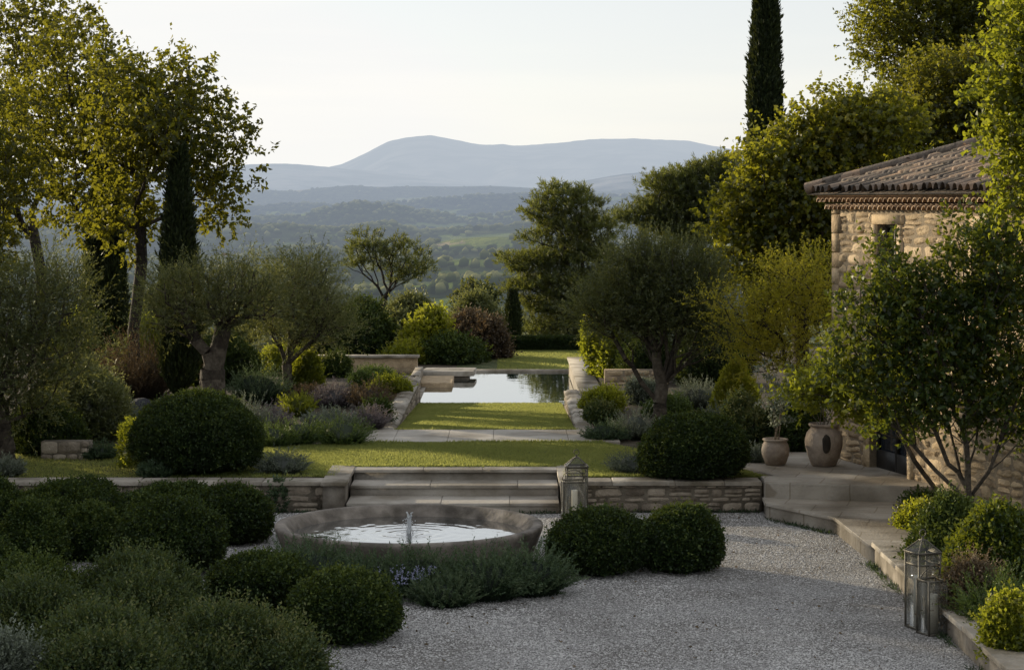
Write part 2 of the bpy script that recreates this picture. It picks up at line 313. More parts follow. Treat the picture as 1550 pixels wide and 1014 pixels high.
# far landscape with aerial haze painted on as glowing colour, growing with distance
def hazemat(name, forest=True, dens=1/6900.):
    m, nt, out = newmat(name); L = nt.links
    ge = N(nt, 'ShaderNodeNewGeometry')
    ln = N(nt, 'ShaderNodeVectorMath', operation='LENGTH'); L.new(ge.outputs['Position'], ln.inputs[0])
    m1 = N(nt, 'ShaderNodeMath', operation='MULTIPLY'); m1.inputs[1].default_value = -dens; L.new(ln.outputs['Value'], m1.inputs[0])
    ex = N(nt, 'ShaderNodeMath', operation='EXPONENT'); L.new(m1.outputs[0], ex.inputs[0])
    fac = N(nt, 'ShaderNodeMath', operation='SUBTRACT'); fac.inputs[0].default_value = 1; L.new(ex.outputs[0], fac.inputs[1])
    at_ = N(nt, 'ShaderNodeAttribute', attribute_name='tint')
    if forest == 'trees':
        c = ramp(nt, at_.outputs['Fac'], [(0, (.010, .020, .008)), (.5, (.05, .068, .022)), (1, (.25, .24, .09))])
    elif forest == 'rock':
        nz = N(nt, 'ShaderNodeTexNoise'); nz.inputs['Scale'].default_value = .0028; nz.inputs['Detail'].default_value = 8; L.new(ge.outputs['Position'], nz.inputs['Vector'])
        c = ramp(nt, nz.outputs['Fac'], [(.42, (.02, .03, .02)), (.58, (.34, .31, .27))])
    else:
        nz = N(nt, 'ShaderNodeTexNoise'); nz.inputs['Scale'].default_value = .02; nz.inputs['Detail'].default_value = 8; L.new(ge.outputs['Position'], nz.inputs['Vector'])
        cf = ramp(nt, nz.outputs['Fac'], [(.35, (.016, .026, .012)), (.55, (.04, .055, .022)), (.7, (.09, .095, .035))])
        cg = ramp(nt, at_.outputs['Fac'], [(.0, (.05, .07, .02)), (.5, (.15, .19, .045)), (.75, (.20, .21, .07)), (1, (.36, .27, .20))])
        k = ramp(nt, at_.outputs['Fac'], [(.10, (0, 0, 0)), (.2, (1, 1, 1))])
        mx = N(nt, 'ShaderNodeMix', data_type='RGBA'); L.new(k, mx.inputs[0]); L.new(cf, mx.inputs[6]); L.new(cg, mx.inputs[7]); c = mx.outputs[2]
    d = N(nt, 'ShaderNodeBsdfDiffuse'); L.new(c, d.inputs[0])
    if forest is True or forest == 'rock':
        nb = N(nt, 'ShaderNodeTexNoise'); nb.inputs['Scale'].default_value = .03 if forest is True else .004; nb.inputs['Detail'].default_value = 8; L.new(ge.outputs['Position'], nb.inputs['Vector'])
        b = N(nt, 'ShaderNodeBump'); b.inputs['Strength'].default_value = 1; b.inputs['Distance'].default_value = 14 if forest is True else 60
        L.new(nb.outputs['Fac'], b.inputs['Height']); L.new(b.outputs[0], d.inputs[0+2 if len(d.inputs) > 2 else 'Normal'])
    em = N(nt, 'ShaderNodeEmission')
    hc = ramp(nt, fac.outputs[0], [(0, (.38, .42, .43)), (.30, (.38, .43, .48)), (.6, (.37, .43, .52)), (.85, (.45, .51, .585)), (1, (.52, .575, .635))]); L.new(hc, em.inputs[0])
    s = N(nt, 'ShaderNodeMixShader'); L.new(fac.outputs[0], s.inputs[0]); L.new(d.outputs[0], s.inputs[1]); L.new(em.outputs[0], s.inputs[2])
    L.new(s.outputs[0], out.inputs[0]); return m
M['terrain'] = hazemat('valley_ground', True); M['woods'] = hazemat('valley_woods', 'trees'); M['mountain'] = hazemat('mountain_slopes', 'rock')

# ------------------------------------------------------------------ terrain
def px2az(x): return (np.asarray(x, float)-VX)/F
bR = np.array([0, 59.2, 60.2, 80, 110, 200, 400, 700, 1000, 1300, 1700, 2300, 3000, 4000, 5500, 7500, 9500, 12000, 23000])
bZ = np.array([-.25, -.25, -.95, -1.2, -2.6, -13, -32, -46, -57, -70, -84, -95, -108, -112, -98, -60, -10, 20, 60])
layers = [(9300, 900, [(200, 292), (350, 290), (450, 287), (531, 281), (585, 284), (669, 281), (740, 281), (800, 284), (900, 288), (1000, 285), (1200, 280)]),
          (6700, 600, [(200, 312), (350, 316), (450, 310), (560, 311), (620, 306), (660, 302), (719, 297), (796, 295), (900, 296), (1100, 300)]),
          (4900, 420, [(200, 335), (350, 338), (420, 331), (484, 321), (520, 311), (545, 308), (585, 313), (618, 318), (685, 328), (740, 328), (786, 322), (900, 315), (1100, 320)]),
          (3500, 300, [(200, 350), (367, 349), (434, 344), (501, 351), (545, 345), (585, 341), (635, 354), (685, 350), (753, 344), (850, 338), (1000, 345)]),
          (2450, 200, [(200, 390), (350, 396), (417, 382), (484, 377), (540, 392), (600, 396), (640, 372), (690, 362), (755, 358), (850, 365), (1000, 372)]),
          (1750, 140, [(200, 420), (350, 412), (430, 402), (501, 411), (580, 408), (652, 398), (753, 388), (850, 392), (1000, 400)]),
          (1250, 90, [(200, 440), (420, 440), (520, 446), (640, 432), (700, 420), (770, 424), (860, 430)])]
def theight(r, az):
    z = np.interp(r, bR, bZ)
    P = np.stack([r*np.sin(az)/400., r*np.cos(az)/400.], -1)
    z = z+np.clip((r-700)/2500., 0, 1)*noise(P, 1.0, 3)*np.interp(r, [0, 1000, 3000, 9000, 20000], [0, 3, 9, 26, 30])
    for rc, w, pts in layers:
        xs = [p[0] for p in pts]; ys = [p[1] for p in pts]
        yy = np.interp(np.tan(np.clip(az, -1.2, 1.2))*F+VX, xs, ys)
        yy = yy+2.2*noise(np.stack([az*60, np.zeros_like(az)], -1), 1.0, 3, int(rc) % 7)
        zr = H-(yy-HY)*rc/F
        g = np.exp(-((r-rc)/w)**2*np.where(r > rc, .5, 1))
        z = np.where(zr > z, z+(zr-z)*g, z)
    return z
fields = [(640, 490, 790, 503, 1.0), (600, 339, 700, 347, .55), (450, 353, 520, 359, .5), (560, 370, 640, 377, .45), (680, 393, 770, 401, .35), (640, 410, 760, 418, .3), (400, 322, 470, 327, .5), (520, 455, 600, 464, .25), (620, 318, 700, 322, .7), (840, 300, 940, 306, .5), (380, 366, 450, 372, .4), (655, 452, 715, 466, .5), (640, 455, 668, 462, .6), (672, 357, 775, 372, .62), (370, 334, 392, 341, .95), (440, 286, 462, 290, .9), (600, 300, 640, 305, .85),
          (600, 428, 690, 436, .3), (655, 366, 700, 374, .9), (480, 400, 600, 406, .35), (350, 402, 440, 409, .45), (540, 425, 600, 440, .3), (655, 470, 700, 480, .3), (660, 328, 780, 333, .6)]
def fieldmask(X, Y, Z):
    x = VX+F*X/np.maximum(Y, 1); y = HY+(H-Z)*F/np.maximum(Y, 1)
    t = np.zeros_like(x)
    wob = 3*np.sin(x*.11)+2*np.sin(x*.27+1)
    for x0, y0, x1, y1, v in fields:
        t = np.where((x > x0+wob*2) & (x < x1+wob*2) & (y+wob*.4 > y0) & (y+wob*.4 < y1) & (Y > 600), v, t)
    return t
az = np.concatenate([np.radians(np.arange(-180, -22, 4.)), np.radians(np.arange(-22, 22, .07)), np.radians(np.arange(22, 181, 4.))])
rr = np.concatenate([[0.5, 10, 30, 50, 59.2, 60.2, 66, 80], np.geomspace(95, 600, 26)[:-1], np.geomspace(600, 12500, 330)[:-1], [12500, 16000, 24000]])
R_, A_ = np.meshgrid(rr, az, indexing='ij')
Zt = theight(R_, A_); Zt[:, np.abs(az) > 1.4] = -.3 if False else Zt[:, np.abs(az) > 1.4]
mb = MB(); nr, na = R_.shape
Xt, Yt = R_*np.sin(A_), R_*np.cos(A_)
idx = np.arange(nr*na).reshape(nr, na)
mb.add(np.stack([Xt, Yt, Zt], -1).reshape(-1, 3), np.stack([idx[:-1, :-1], idx[:-1, 1:], idx[1:, 1:], idx[1:, :-1]], -1).reshape(-1, 4), fieldmask(Xt, Yt, Zt).ravel())
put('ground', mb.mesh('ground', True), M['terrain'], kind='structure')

# mountains: ridged height sheets
def mountain(rc, depth, pts, foot, amp, seed, name='mountain'):
    xs = [p[0] for p in pts]; ys = [p[1] for p in pts]
    px = np.linspace(xs[0], xs[-1], 420); yy = np.interp(px, xs, ys)
    ker = np.ones(5)/5; yy = np.convolve(np.pad(yy, 2, 'edge'), ker, 'valid')
    yy = yy+.7*noise(np.c_[px*.10, px*0+seed], 1, 4)
    t = np.linspace(-1, .5, 70)
    T, PX = np.meshgrid(t, px, indexing='ij'); YY = np.broadcast_to(yy, T.shape)
    r = rc+T*depth
    zc = H-(YY-HY)*rc/F; zf = foot
    prof = np.where(T < 0, 1-np.abs(T)**1.15, 1-T*1.2)
    A = (PX-VX)/F
    P = np.stack([r*A/900., r/900.], -1)
    rid = 1-np.abs(noise(P, 1.0, 4, seed))
    z = zf+(zc-zf)*prof-amp*(1-rid)*(1-prof)*2.0*np.minimum(1, prof*4)
    mb = MB(); n, k = T.shape; idx = np.arange(n*k).reshape(n, k)
    mb.add(np.stack([r*A, r, z], -1).reshape(-1, 3), np.stack([idx[:-1, :-1], idx[:-1, 1:], idx[1:, 1:], idx[1:, :-1]], -1).reshape(-1, 4), .5)
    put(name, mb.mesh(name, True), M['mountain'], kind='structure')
mountain(21000, 5500, [(380, 290), (430, 268), (480, 256), (520, 248), (560, 229), (588, 214), (620, 208), (650, 205), (690, 212), (720, 218), (742, 220), (760, 218), (780, 221), (850, 216), (900, 211), (960, 210), (1000, 212), (1040, 213), (1075, 220), (1100, 225), (1125, 229), (1180, 238), (1350, 248), (1600, 270)], 60, 160, 2)
mountain(16500, 3500, [(-300, 270), (0, 258), (200, 262), (300, 256), (380, 249), (400, 248), (440, 248), (480, 251), (520, 255), (620, 264), (700, 274), (800, 288)], 40, 90, 5)
mountain(10300, 1500, [(780, 296), (830, 284), (870, 276), (940, 264), (1000, 259), (1060, 263), (1120, 268), (1300, 262), (1600, 275)], 20, 60, 9, 'far_hill')

# valley woods: thousands of small crowns as one mass
def ico(sub):
    import bmesh
    b_ = bmesh.new(); bmesh.ops.create_icosphere(b_, subdivisions=sub, radius=1); b_.verts.ensure_lookup_table()
    v = np.array([x.co[:] for x in b_.verts]); f = np.array([[x.index for x in q.verts] for q in b_.faces]); b_.free(); return v, f
rng = np.random.RandomState(11)
mb = MB()
for r0, r1, n, size, sub in ((650, 1500, 7500, 3.0, 2), (1500, 2800, 20000, 4.2, 1), (2800, 5200, 26000, 6.5, 1), (5200, 9000, 22000, 7.5, 1)):
    r = np.sqrt(rng.uniform(r0**2, r1**2, n)); a = rng.uniform(-.27, .27, n)
    z = theight(r, a); X = r*np.sin(a); Y = r*np.cos(a)
    dn = noise(np.c_[X/130, Y/130], 1, 3, 3)
    keep = (fieldmask(X, Y, z) < .1) & (dn > rng.uniform(-.9, .25, n))
    X, Y, z, dn = X[keep], Y[keep], z[keep], dn[keep]; n = len(X)
    s = size*rng.uniform(.55, 1.35, n); hgt = rng.uniform(.7, 1.25, n)*(.7 if size > 6 else 1)
    v, f = ico(sub); k = len(v)
    V = v[None]*np.stack([s, s, s*hgt], -1)[:, None]
    V = V*(1+.16*rng.normal(size=(n, k, 1)))+np.stack([X, Y, z+s*.5], -1)[:, None]
    zb_ = theight(np.hypot(X, Y)*1.04, np.arctan2(X, Y)); cr_ = np.clip((z-zb_)/(size*3.), -1, 1)*.26-.06  # crest trees lighter, near-facing slopes darker: sun and shade painted into the tint
    T = np.clip(np.repeat((.36+cr_+.24*rng.normal(size=n))[:, None], k, 1)+.55*v[None, :, 2], 0, 1)  # crown tops tinted lighter, sunlight put into the colour
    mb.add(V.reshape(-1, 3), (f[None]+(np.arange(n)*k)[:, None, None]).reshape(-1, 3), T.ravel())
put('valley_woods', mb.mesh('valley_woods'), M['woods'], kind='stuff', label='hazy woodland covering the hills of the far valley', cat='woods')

# ------------------------------------------------------------------ foliage engine
def unit(v): return v/np.maximum(np.linalg.norm(v, axis=-1, keepdims=True), 1e-9)
def shoots(mb, P, D, L, k, ll, lw, spread=.7, droop=0., rng=None, tint=None, tj=.18, fold=.25, vary=.35):
    n = len(P); D = unit(D)
    if np.isscalar(L): L = np.full(n, L)
    if tint is None: tint = np.full(n, .5)
    if np.isscalar(tint): tint = np.full(n, tint)
    t = (np.arange(k)+.6)/k
    B = P[:, None]+D[:, None]*(L[:, None]*t)[..., None]
    R = unit(rng.normal(size=(n, k, 3)))
    d = unit(D[:, None]*(1-spread)+R*spread+np.array([0, 0, -droop]))
    nn = unit(np.cross(d, rng.normal(size=(n, k, 3)))); sd = np.cross(d, nn)
    s = (1+vary*rng.uniform(-1, 1, (n, k, 1)))
    l = ll*s; w = lw*s*.5
    v0 = B; v2 = B+d*l; mid = B+d*l*.45+nn*(w*fold*2); v1 = mid+sd*w; v3 = mid-sd*w
    V = np.stack([v0, v1, v2, v3], 2).reshape(-1, 3)
    T = np.clip(tint[:, None]+tj*rng.normal(size=(n, k)), 0, 1)
    mb.add(V, np.arange(n*k*4).reshape(-1, 4), np.repeat(T.ravel(), 4))

def grow(att, path, pw=.30, step=.35, jit=.12, rng=None, cand=None, r0=.008, rtrunk=.12, e=2.2, sag=0., rise=.15):
    """greedy branching skeleton through the attractors; path = trunk nodes"""
    pos = [np.array(p, float) for p in path]; par = [-1]+list(range(len(path)-1)); pl = [0.]
    for i in range(1, len(path)): pl.append(pl[-1]+np.linalg.norm(pos[i]-pos[i-1]))
    lo = max(1, int(len(path)*.55)) if cand is None else cand
    order = np.argsort(np.linalg.norm(att-pos[-1], axis=1)); ends = []
    Pn = np.array(pos); Pl = np.array(pl); Ok = np.ones(len(pos), bool); Ok[:lo] = False
    for a in att[order]:
        d = np.linalg.norm(Pn-a, axis=1)+pw*Pl+np.where(Ok, 0, 50)+np.maximum(0, Pn[:, 2]-a[2])*.5
        j = int(np.argmin(d)); q = Pn[j]; dist = np.linalg.norm(a-q); m = max(1, int(math.ceil(dist/step)))
        prev = j; newp = []; newl = []
        for s_ in range(1, m+1):
            t = s_/m; c = q+(a-q)*t
            if s_ < m: c = c+rng.normal(size=3)*jit*step; c[2] += math.sin(t*math.pi)*dist*(rise-sag)
            newp.append(c); par.append(prev); prev = len(par)-1; newl.append(Pl[j]+dist*t)
        Pn = np.vstack([Pn, newp]); Pl = np.r_[Pl, newl]; Ok = np.r_[Ok, np.ones(m, bool)]; ends.append(prev)
    n = len(Pn); acc = np.zeros(n); par = np.array(par); ch = np.zeros(n, int)
    for i in range(n-1, 0, -1):
        if ch[i] == 0: acc[i] = r0**e
        acc[par[i]] += acc[i]; ch[par[i]] += 1
    rad = acc**(1/e); rad[0] = max(rad[0], rad[1])
    k = rtrunk/rad[min(len(path)-1, 1)]
    w = np.clip((rad-r0)/(rad.max()-r0+1e-9), 0, 1)
    rad = rad*(1+(k-1)*w)
    return Pn, par, rad
def skeleton_mesh(mb, Pn, par, rad, npath, sides=7, rough=.12, flare=1.5, rng=None):
    i = np.arange(1, len(Pn)); p = par[i]
    ra = np.minimum(rad[p], np.where(i < npath, rad[p], rad[i]*1.22)); rb = rad[i].copy()
    A = Pn[p]; B = Pn[i]+(Pn[i]-Pn[p])*.03
    big = rb > .02
    tubes(mb, A[big], B[big], ra[big], rb[big], sides, rng.uniform(.3, .7, big.sum()))
    tubes(mb, A[~big], B[~big], ra[~big], rb[~big], 4, rng.uniform(.3, .7, (~big).sum()))
def thin(P, d):
    keep = []
    for p in P:
        if not keep or np.min(np.linalg.norm(np.array(keep)-p, axis=1)) > d: keep.append(p)
    return np.array(keep)
STY = dict(
    broad=dict(m=11, sig=.18, L=.30, k=9, ll=.118, lw=.07, spread=.75, droop=.45, up=.2, out=.6),
    broad_s=dict(m=12, sig=.20, L=.26, k=9, ll=.085, lw=.05, spread=.75, droop=.2, up=.35, out=.6),
    oak=dict(m=14, sig=.26, L=.22, k=9, ll=.085, lw=.06, spread=.8, droop=.1, up=.3, out=.6),
    fine=dict(m=13, sig=.13, L=.26, k=12, ll=.05, lw=.022, spread=.55, droop=.05, up=.45, out=.6),
    olive=dict(m=13, sig=.17, L=.32, k=14, ll=.06, lw=.016, spread=.5, droop=.0, up=.5, out=.6),
    pine=dict(m=12, sig=.30, L=.26, k=16, ll=.22, lw=.022, spread=.5, droop=-.1, up=.6, out=.5),
    pinef=dict(m=9, sig=.20, L=.22, k=14, ll=.20, lw=.02, spread=.5, droop=-.1, up=.7, out=.3))
def tree(name, label, Y, blobs, base, mat, style, natt, bark='bark', rtrunk=.12, fork=None, seed=1, thind=.2, group=None, cat='tree',
         shell=.45, flat=1.0, pw=.3, zg=None, lean=None, over=None, tint0=.5, dscale=1.0, multi=None, rise=.15, sides=8, r0=.008, gnarl=0, plates=1.0):
    """blobs: (x, y, rx, ry[, dY]) in photo pixels at distance Y -> crown volumes in metres"""
    rng = np.random.RandomState(seed); st = dict(STY[style]);
    if over: st.update(over)
    b0 = gp(base[0], base[1], zg) if zg is not None and base[1] > HY and Y is None else np.array([(base[0]-VX)*Y/F, Y, zg])
    C = []; Rr = []
    for b_ in blobs:
        dy = b_[4] if len(b_) > 4 else 0.; yy = Y+dy; c = at(b_[0], b_[1], yy); rx = b_[2]*yy/F; rz = b_[3]*yy/F
        C.append(c); Rr.append([rx, max(rx, rz)*.9*dscale, rz])
    C = np.array(C); Rr = np.array(Rr); vol = np.prod(Rr, axis=1)**(2/3.)
    which = rng.choice(len(C), natt*3, p=vol/vol.sum())
    u = unit(rng.normal(size=(natt*3, 3))); rad = rng.uniform(0, 1, natt*3)**shell
    att = C[which]+u*Rr[which]*rad[:, None]
    att = att+.30*np.mean(Rr)*noise(att, 2.2/np.mean(Rr), 3)[:, None]*u
    att[:, 2] = C[which][:, 2]+(att[:, 2]-C[which][:, 2])*plates
    att = thin(att, thind)[:natt]
    cc = C.mean(0)
    fk = np.array(fork, float) if fork is not None else None
    forkp = at(fk[0], fk[1], Y) if fk is not None else b0*.55+cc*.45
    n = 6; path = [b0+(forkp-b0)*t+np.array([math.sin(t*5+seed)*.25, math.cos(t*4+seed)*.15, 0])*np.linalg.norm(forkp-b0)*.12*math.sin(math.pi*t) for t in np.linspace(0, 1, n)]
    Pn, par, rd = grow(att, path, rng=rng, rtrunk=rtrunk, pw=pw, cand=(n-1 if multi is None else multi), rise=rise, r0=r0)
    root = thing(name, label, cat, loc=b0, group=group)
    mb = MB(); skeleton_mesh(mb, Pn-b0, par, rd, n, sides, rng=rng)
    mb.bar((0, 0, -.25), (0, 0, .12), rd[0]*1.5, 9, rd[0]*1.02)
    for g_ in range(gnarl):
        tt = np.linspace(0, 1, 12); pp = np.array([np.interp(tt, np.linspace(0, 1, n), np.array(path)[:, q_]) for q_ in range(3)]).T-b0
        aa_ = g_*6.283/gnarl+tt*2.6+.5*rng.normal(); ro = rtrunk*(.75-.25*tt)*(1+.8*np.exp(-tt*8)); pp[:, 0] += ro*np.cos(aa_); pp[:, 1] += ro*np.sin(aa_)
        pr_ = rtrunk*(.62-.25*tt)*(1+.25*np.sin(tt*9+g_*2)+.12*rng.normal(size=12))
        tubes(mb, pp[:-1], pp[1:]+(pp[1:]-pp[:-1])*.05, pr_[:-1], pr_[1:], 9, .5)
    put('trunk', mb.mesh('trunk', True), M[bark], root)
    # foliage
    m_ = st['m']; na_ = len(att)
    ctr = C[np.argmin(np.linalg.norm((att[:, None]-C[None])/Rr[None], axis=2), axis=1)]
    outw = unit(att-ctr)
    off = rng.normal(size=(na_, m_, 3))*st['sig']*np.array([1, 1, .8*flat])
    P = (att[:, None]+off).reshape(-1, 3)
    D = (outw[:, None]*st['out']+unit(off)*.5+np.array([0, 0, st['up']])+.35*rng.normal(size=(na_, m_, 3))).reshape(-1, 3)
    ct = np.repeat(tint0+.20*rng.normal(size=na_)+.12*noise(att, 1.3, 2), m_)
    Lq = st['L']*rng.uniform(.6, 1.3, len(P)); sq = rng.rand(len(P)) < .07; Lq[sq] *= 2.1
    mb = MB(); shoots(mb, P-b0, D, Lq, st['k'], st['ll'], st['lw'], st['spread'], st['droop'], rng, ct)
    put('crown', mb.mesh('crown'), M[mat], root)
    return root

def mound(name, label, c, r, mat, k=6, L=.09, ll=.032, lw=.02, n=9000, up=.35, bump=.08, bf=3., seed=1, core=.9, spread=.6, cat='shrub', group=None,
          power=2.7, tint0=.45, extra=None, droop=0, lump=None, tj=.18, floor=True):
    """clipped or loose shrub: bumpy ellipsoid densely set with leafy shoots; r = (rx, ry, h)"""
    rng = np.random.RandomState(seed); rx, ry, h = r
    u = unit(rng.normal(size=(n, 3))); u[:, 2] = np.abs(u[:, 2]) if False else u[:, 2]
    u = u[u[:, 2] > -.55]
    def surf(u, s=1.0):
        q = np.sign(u)*np.abs(u)**(2/power); q = q/np.maximum(np.linalg.norm(q, axis=1, keepdims=True)**.5, 1e-6)
        b_ = 1+bump*noise(u*bf, 1.0, 3, seed % 9)+(bump*.8*noise(u*bf*2.5, 1.0, 2, (seed+3) % 9))
        rr_ = np.array([rx, ry, h*.58])
        v = u*rr_*b_[:, None]*s; v[:, 2] += h*.42
        return v
    P = surf(u, rng.uniform(.86, 1.0, (len(u), 1))); m_ = P[:, 2] > .01; P = P[m_]; u = u[m_]
    D = u+np.array([0, 0, up])+.35*rng.normal(size=u.shape)
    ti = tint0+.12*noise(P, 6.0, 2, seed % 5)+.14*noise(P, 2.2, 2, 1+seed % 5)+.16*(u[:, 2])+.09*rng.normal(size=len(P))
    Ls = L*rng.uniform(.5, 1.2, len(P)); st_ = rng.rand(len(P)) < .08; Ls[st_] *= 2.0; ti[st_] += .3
    mb = MB(); shoots(mb, P, D, Ls, k, ll, lw, spread, droop, rng, ti, tj)
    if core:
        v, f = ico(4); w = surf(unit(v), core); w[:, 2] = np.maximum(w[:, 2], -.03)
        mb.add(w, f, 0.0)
    if extra: extra(mb, P, u, rng)
    return put(name, mb.mesh(name), M[mat], None, label, cat, group, loc=c)

def lobed(name, label, c, r, mat, nl=7, k=7, L=.12, ll=.04, lw=.02, n=9000, up=.6, seed=1, spread=.55, cat='shrub', group=None, tint0=.45, tj=.16, strays=.12, core=.82, droop=0, lobe=.5):
    """loose shrub: several unequal leafy lobes, with stray shoots breaking the outline"""
    rng = np.random.RandomState(seed); rx, ry, h = r; R3 = np.array([rx, ry, h])
    a = rng.uniform(0, 6.28, nl); q = np.sqrt(rng.uniform(0, 1, nl))*(1-lobe*.72)
    sz = lobe*rng.uniform(.7, 1.15, nl); sz[0] = lobe*1.2; q[0] = 0
    cz = np.clip((1-q**1.5)*rng.uniform(.55, 1.0, nl)*1.0-sz*.55, .12, 1.2); cz[0] = 1-sz[0]
    Cc = np.c_[q*np.cos(a), q*np.sin(a), cz]
    w = sz**2; wh = rng.choice(nl, n, p=w/w.sum()); u = unit(rng.normal(size=(n, 3)))
    b_ = 1+.12*noise(u*2.4+wh[:, None]*1.7, 1, 3, seed % 8)+.08*noise(u*7+wh[:, None], 1, 2, seed % 5)
    rad = b_*rng.uniform(.84, 1.04, n)
    Pn = Cc[wh]+u*(sz[wh]*rad)[:, None]
    ins = np.zeros(n, bool)
    for i in range(nl): ins |= (i != wh) & (np.linalg.norm(Pn-Cc[i], axis=1) < sz[i]*.86)
    kp = (~ins) & (Pn[:, 2] > .0); Pn = Pn[kp]; u = u[kp]; wh = wh[kp]
    P = Pn*R3
    D = u+np.array([0, 0, up])+.45*rng.normal(size=u.shape)
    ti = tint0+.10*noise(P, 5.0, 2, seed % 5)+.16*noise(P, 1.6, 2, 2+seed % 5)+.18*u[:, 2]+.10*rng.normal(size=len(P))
    Ls = L*rng.uniform(.55, 1.25, len(P)); st_ = rng.rand(len(P)) < strays; Ls[st_] *= 2.0; ti[st_] += .28  # stray shoots tinted lighter so their tips look sunlit
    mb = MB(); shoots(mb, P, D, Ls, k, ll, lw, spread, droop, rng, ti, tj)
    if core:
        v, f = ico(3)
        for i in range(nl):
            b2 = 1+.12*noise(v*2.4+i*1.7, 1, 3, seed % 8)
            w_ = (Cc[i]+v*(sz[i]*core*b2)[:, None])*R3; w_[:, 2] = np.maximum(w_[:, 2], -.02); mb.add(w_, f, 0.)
    return put(name, mb.mesh(name), M[mat], None, label, cat, group, loc=c)

def tuft(name, label, c, r, mat, n=260, k=30, ll=.035, lw=.009, seed=1, cat='shrub', group=None, tint0=.45, out=.45, lean=.25, spread=.45, bare=.25, tips=0., core=.5):
    """bush of upright stems clothed in narrow leaves"""
    rng = np.random.RandomState(seed); rx, ry, h = r
    a = rng.uniform(0, 6.28, n); q = np.sqrt(rng.uniform(0, 1, n))
    B = np.c_[q*np.cos(a)*rx*.62, q*np.sin(a)*ry*.62, np.zeros(n)]
    hh = h*(1-.45*q**2)*rng.uniform(.62, 1.12, n)*(1+.18*noise(B*3/rx, 1, 2, seed % 7))
    D0 = np.c_[np.cos(a)*q*out, np.sin(a)*q*out, np.ones(n)]+lean*rng.normal(size=(n, 3))*np.array([1, 1, .2]); D0 = unit(D0)
    bend = np.c_[np.cos(a)*q, np.sin(a)*q, np.zeros(n)]*.35+.2*rng.normal(size=(n, 3))
    nseg = 4; mb = MB(); p = B.copy(); d = D0.copy(); ti = tint0+.12*rng.normal(size=n)
    for s_ in range(nseg):
        d2 = unit(d+bend*.35); p2 = p+d2*(hh/nseg)[:, None]
        if s_ < 2: tubes(mb, p, p2, np.full(n, .005), np.full(n, .004), 3, .1)
        if s_ >= nseg*bare-.01: shoots(mb, p, p2-p, hh/nseg, k//nseg, ll, lw, spread, 0, rng, np.clip(ti-.22+.13*s_, 0, 1), .12)
        p, d = p2, d2
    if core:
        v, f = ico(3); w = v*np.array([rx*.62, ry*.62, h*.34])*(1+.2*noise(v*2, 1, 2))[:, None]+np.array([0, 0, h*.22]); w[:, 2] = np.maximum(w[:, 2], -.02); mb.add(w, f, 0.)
    return put(name, mb.mesh(name), M[mat], None, label, cat, group, loc=c)

def cypress(name, label, loc, h, r, seed, n=9000, group='tall cypress trees', ll=.12, lw=.035, mat='cypress', waist=None, gap=0):
    rng = np.random.RandomState(seed)
    root = thing(name, label, 'cypress tree', loc, group=group)
    hh = rng.uniform(0, 1, n)**.85; th = rng.uniform(0, 6.283, n)
    prof = lambda t: np.minimum(1, (t*9+.25))*(1-np.clip((t-.25)/.75, 0, 1)**1.9*.94)
    q = np.c_[np.cos(th), np.sin(th), hh*h/r*.4]
    rr_ = r*prof(hh)*(1+.16*noise(q*1.6, 1.0, 3, seed % 8)+.10*noise(np.c_[np.cos(th)*3, np.sin(th)*3, hh*h*.8], 1.6, 2, 3))*rng.uniform(.62, 1.06, n)
    P = np.c_[rr_*np.cos(th), rr_*np.sin(th), .15+hh*(h-.2)]
    D = np.c_[np.cos(th)*.25, np.sin(th)*.25, np.full(n, 1.)]+.16*rng.normal(size=(n, 3))
    mb = MB(); shoots(mb, P, D, .28*rng.uniform(.6, 1.3, n), 7, ll, lw, .28, 0, rng, .42+.15*noise(P, 3, 2)+.1*rng.normal(size=n), .15)
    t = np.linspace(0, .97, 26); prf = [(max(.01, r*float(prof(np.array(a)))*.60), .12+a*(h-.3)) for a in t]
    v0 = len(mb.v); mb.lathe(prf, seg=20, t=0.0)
    put('crown', mb.mesh('crown'), M[mat], root)
    mb = MB(); mb.bar((0, 0, -.2), (0, 0, h*.5), r*.22, 8, r*.1); put('trunk', mb.mesh('trunk', True), M['bark'], root)
    return root

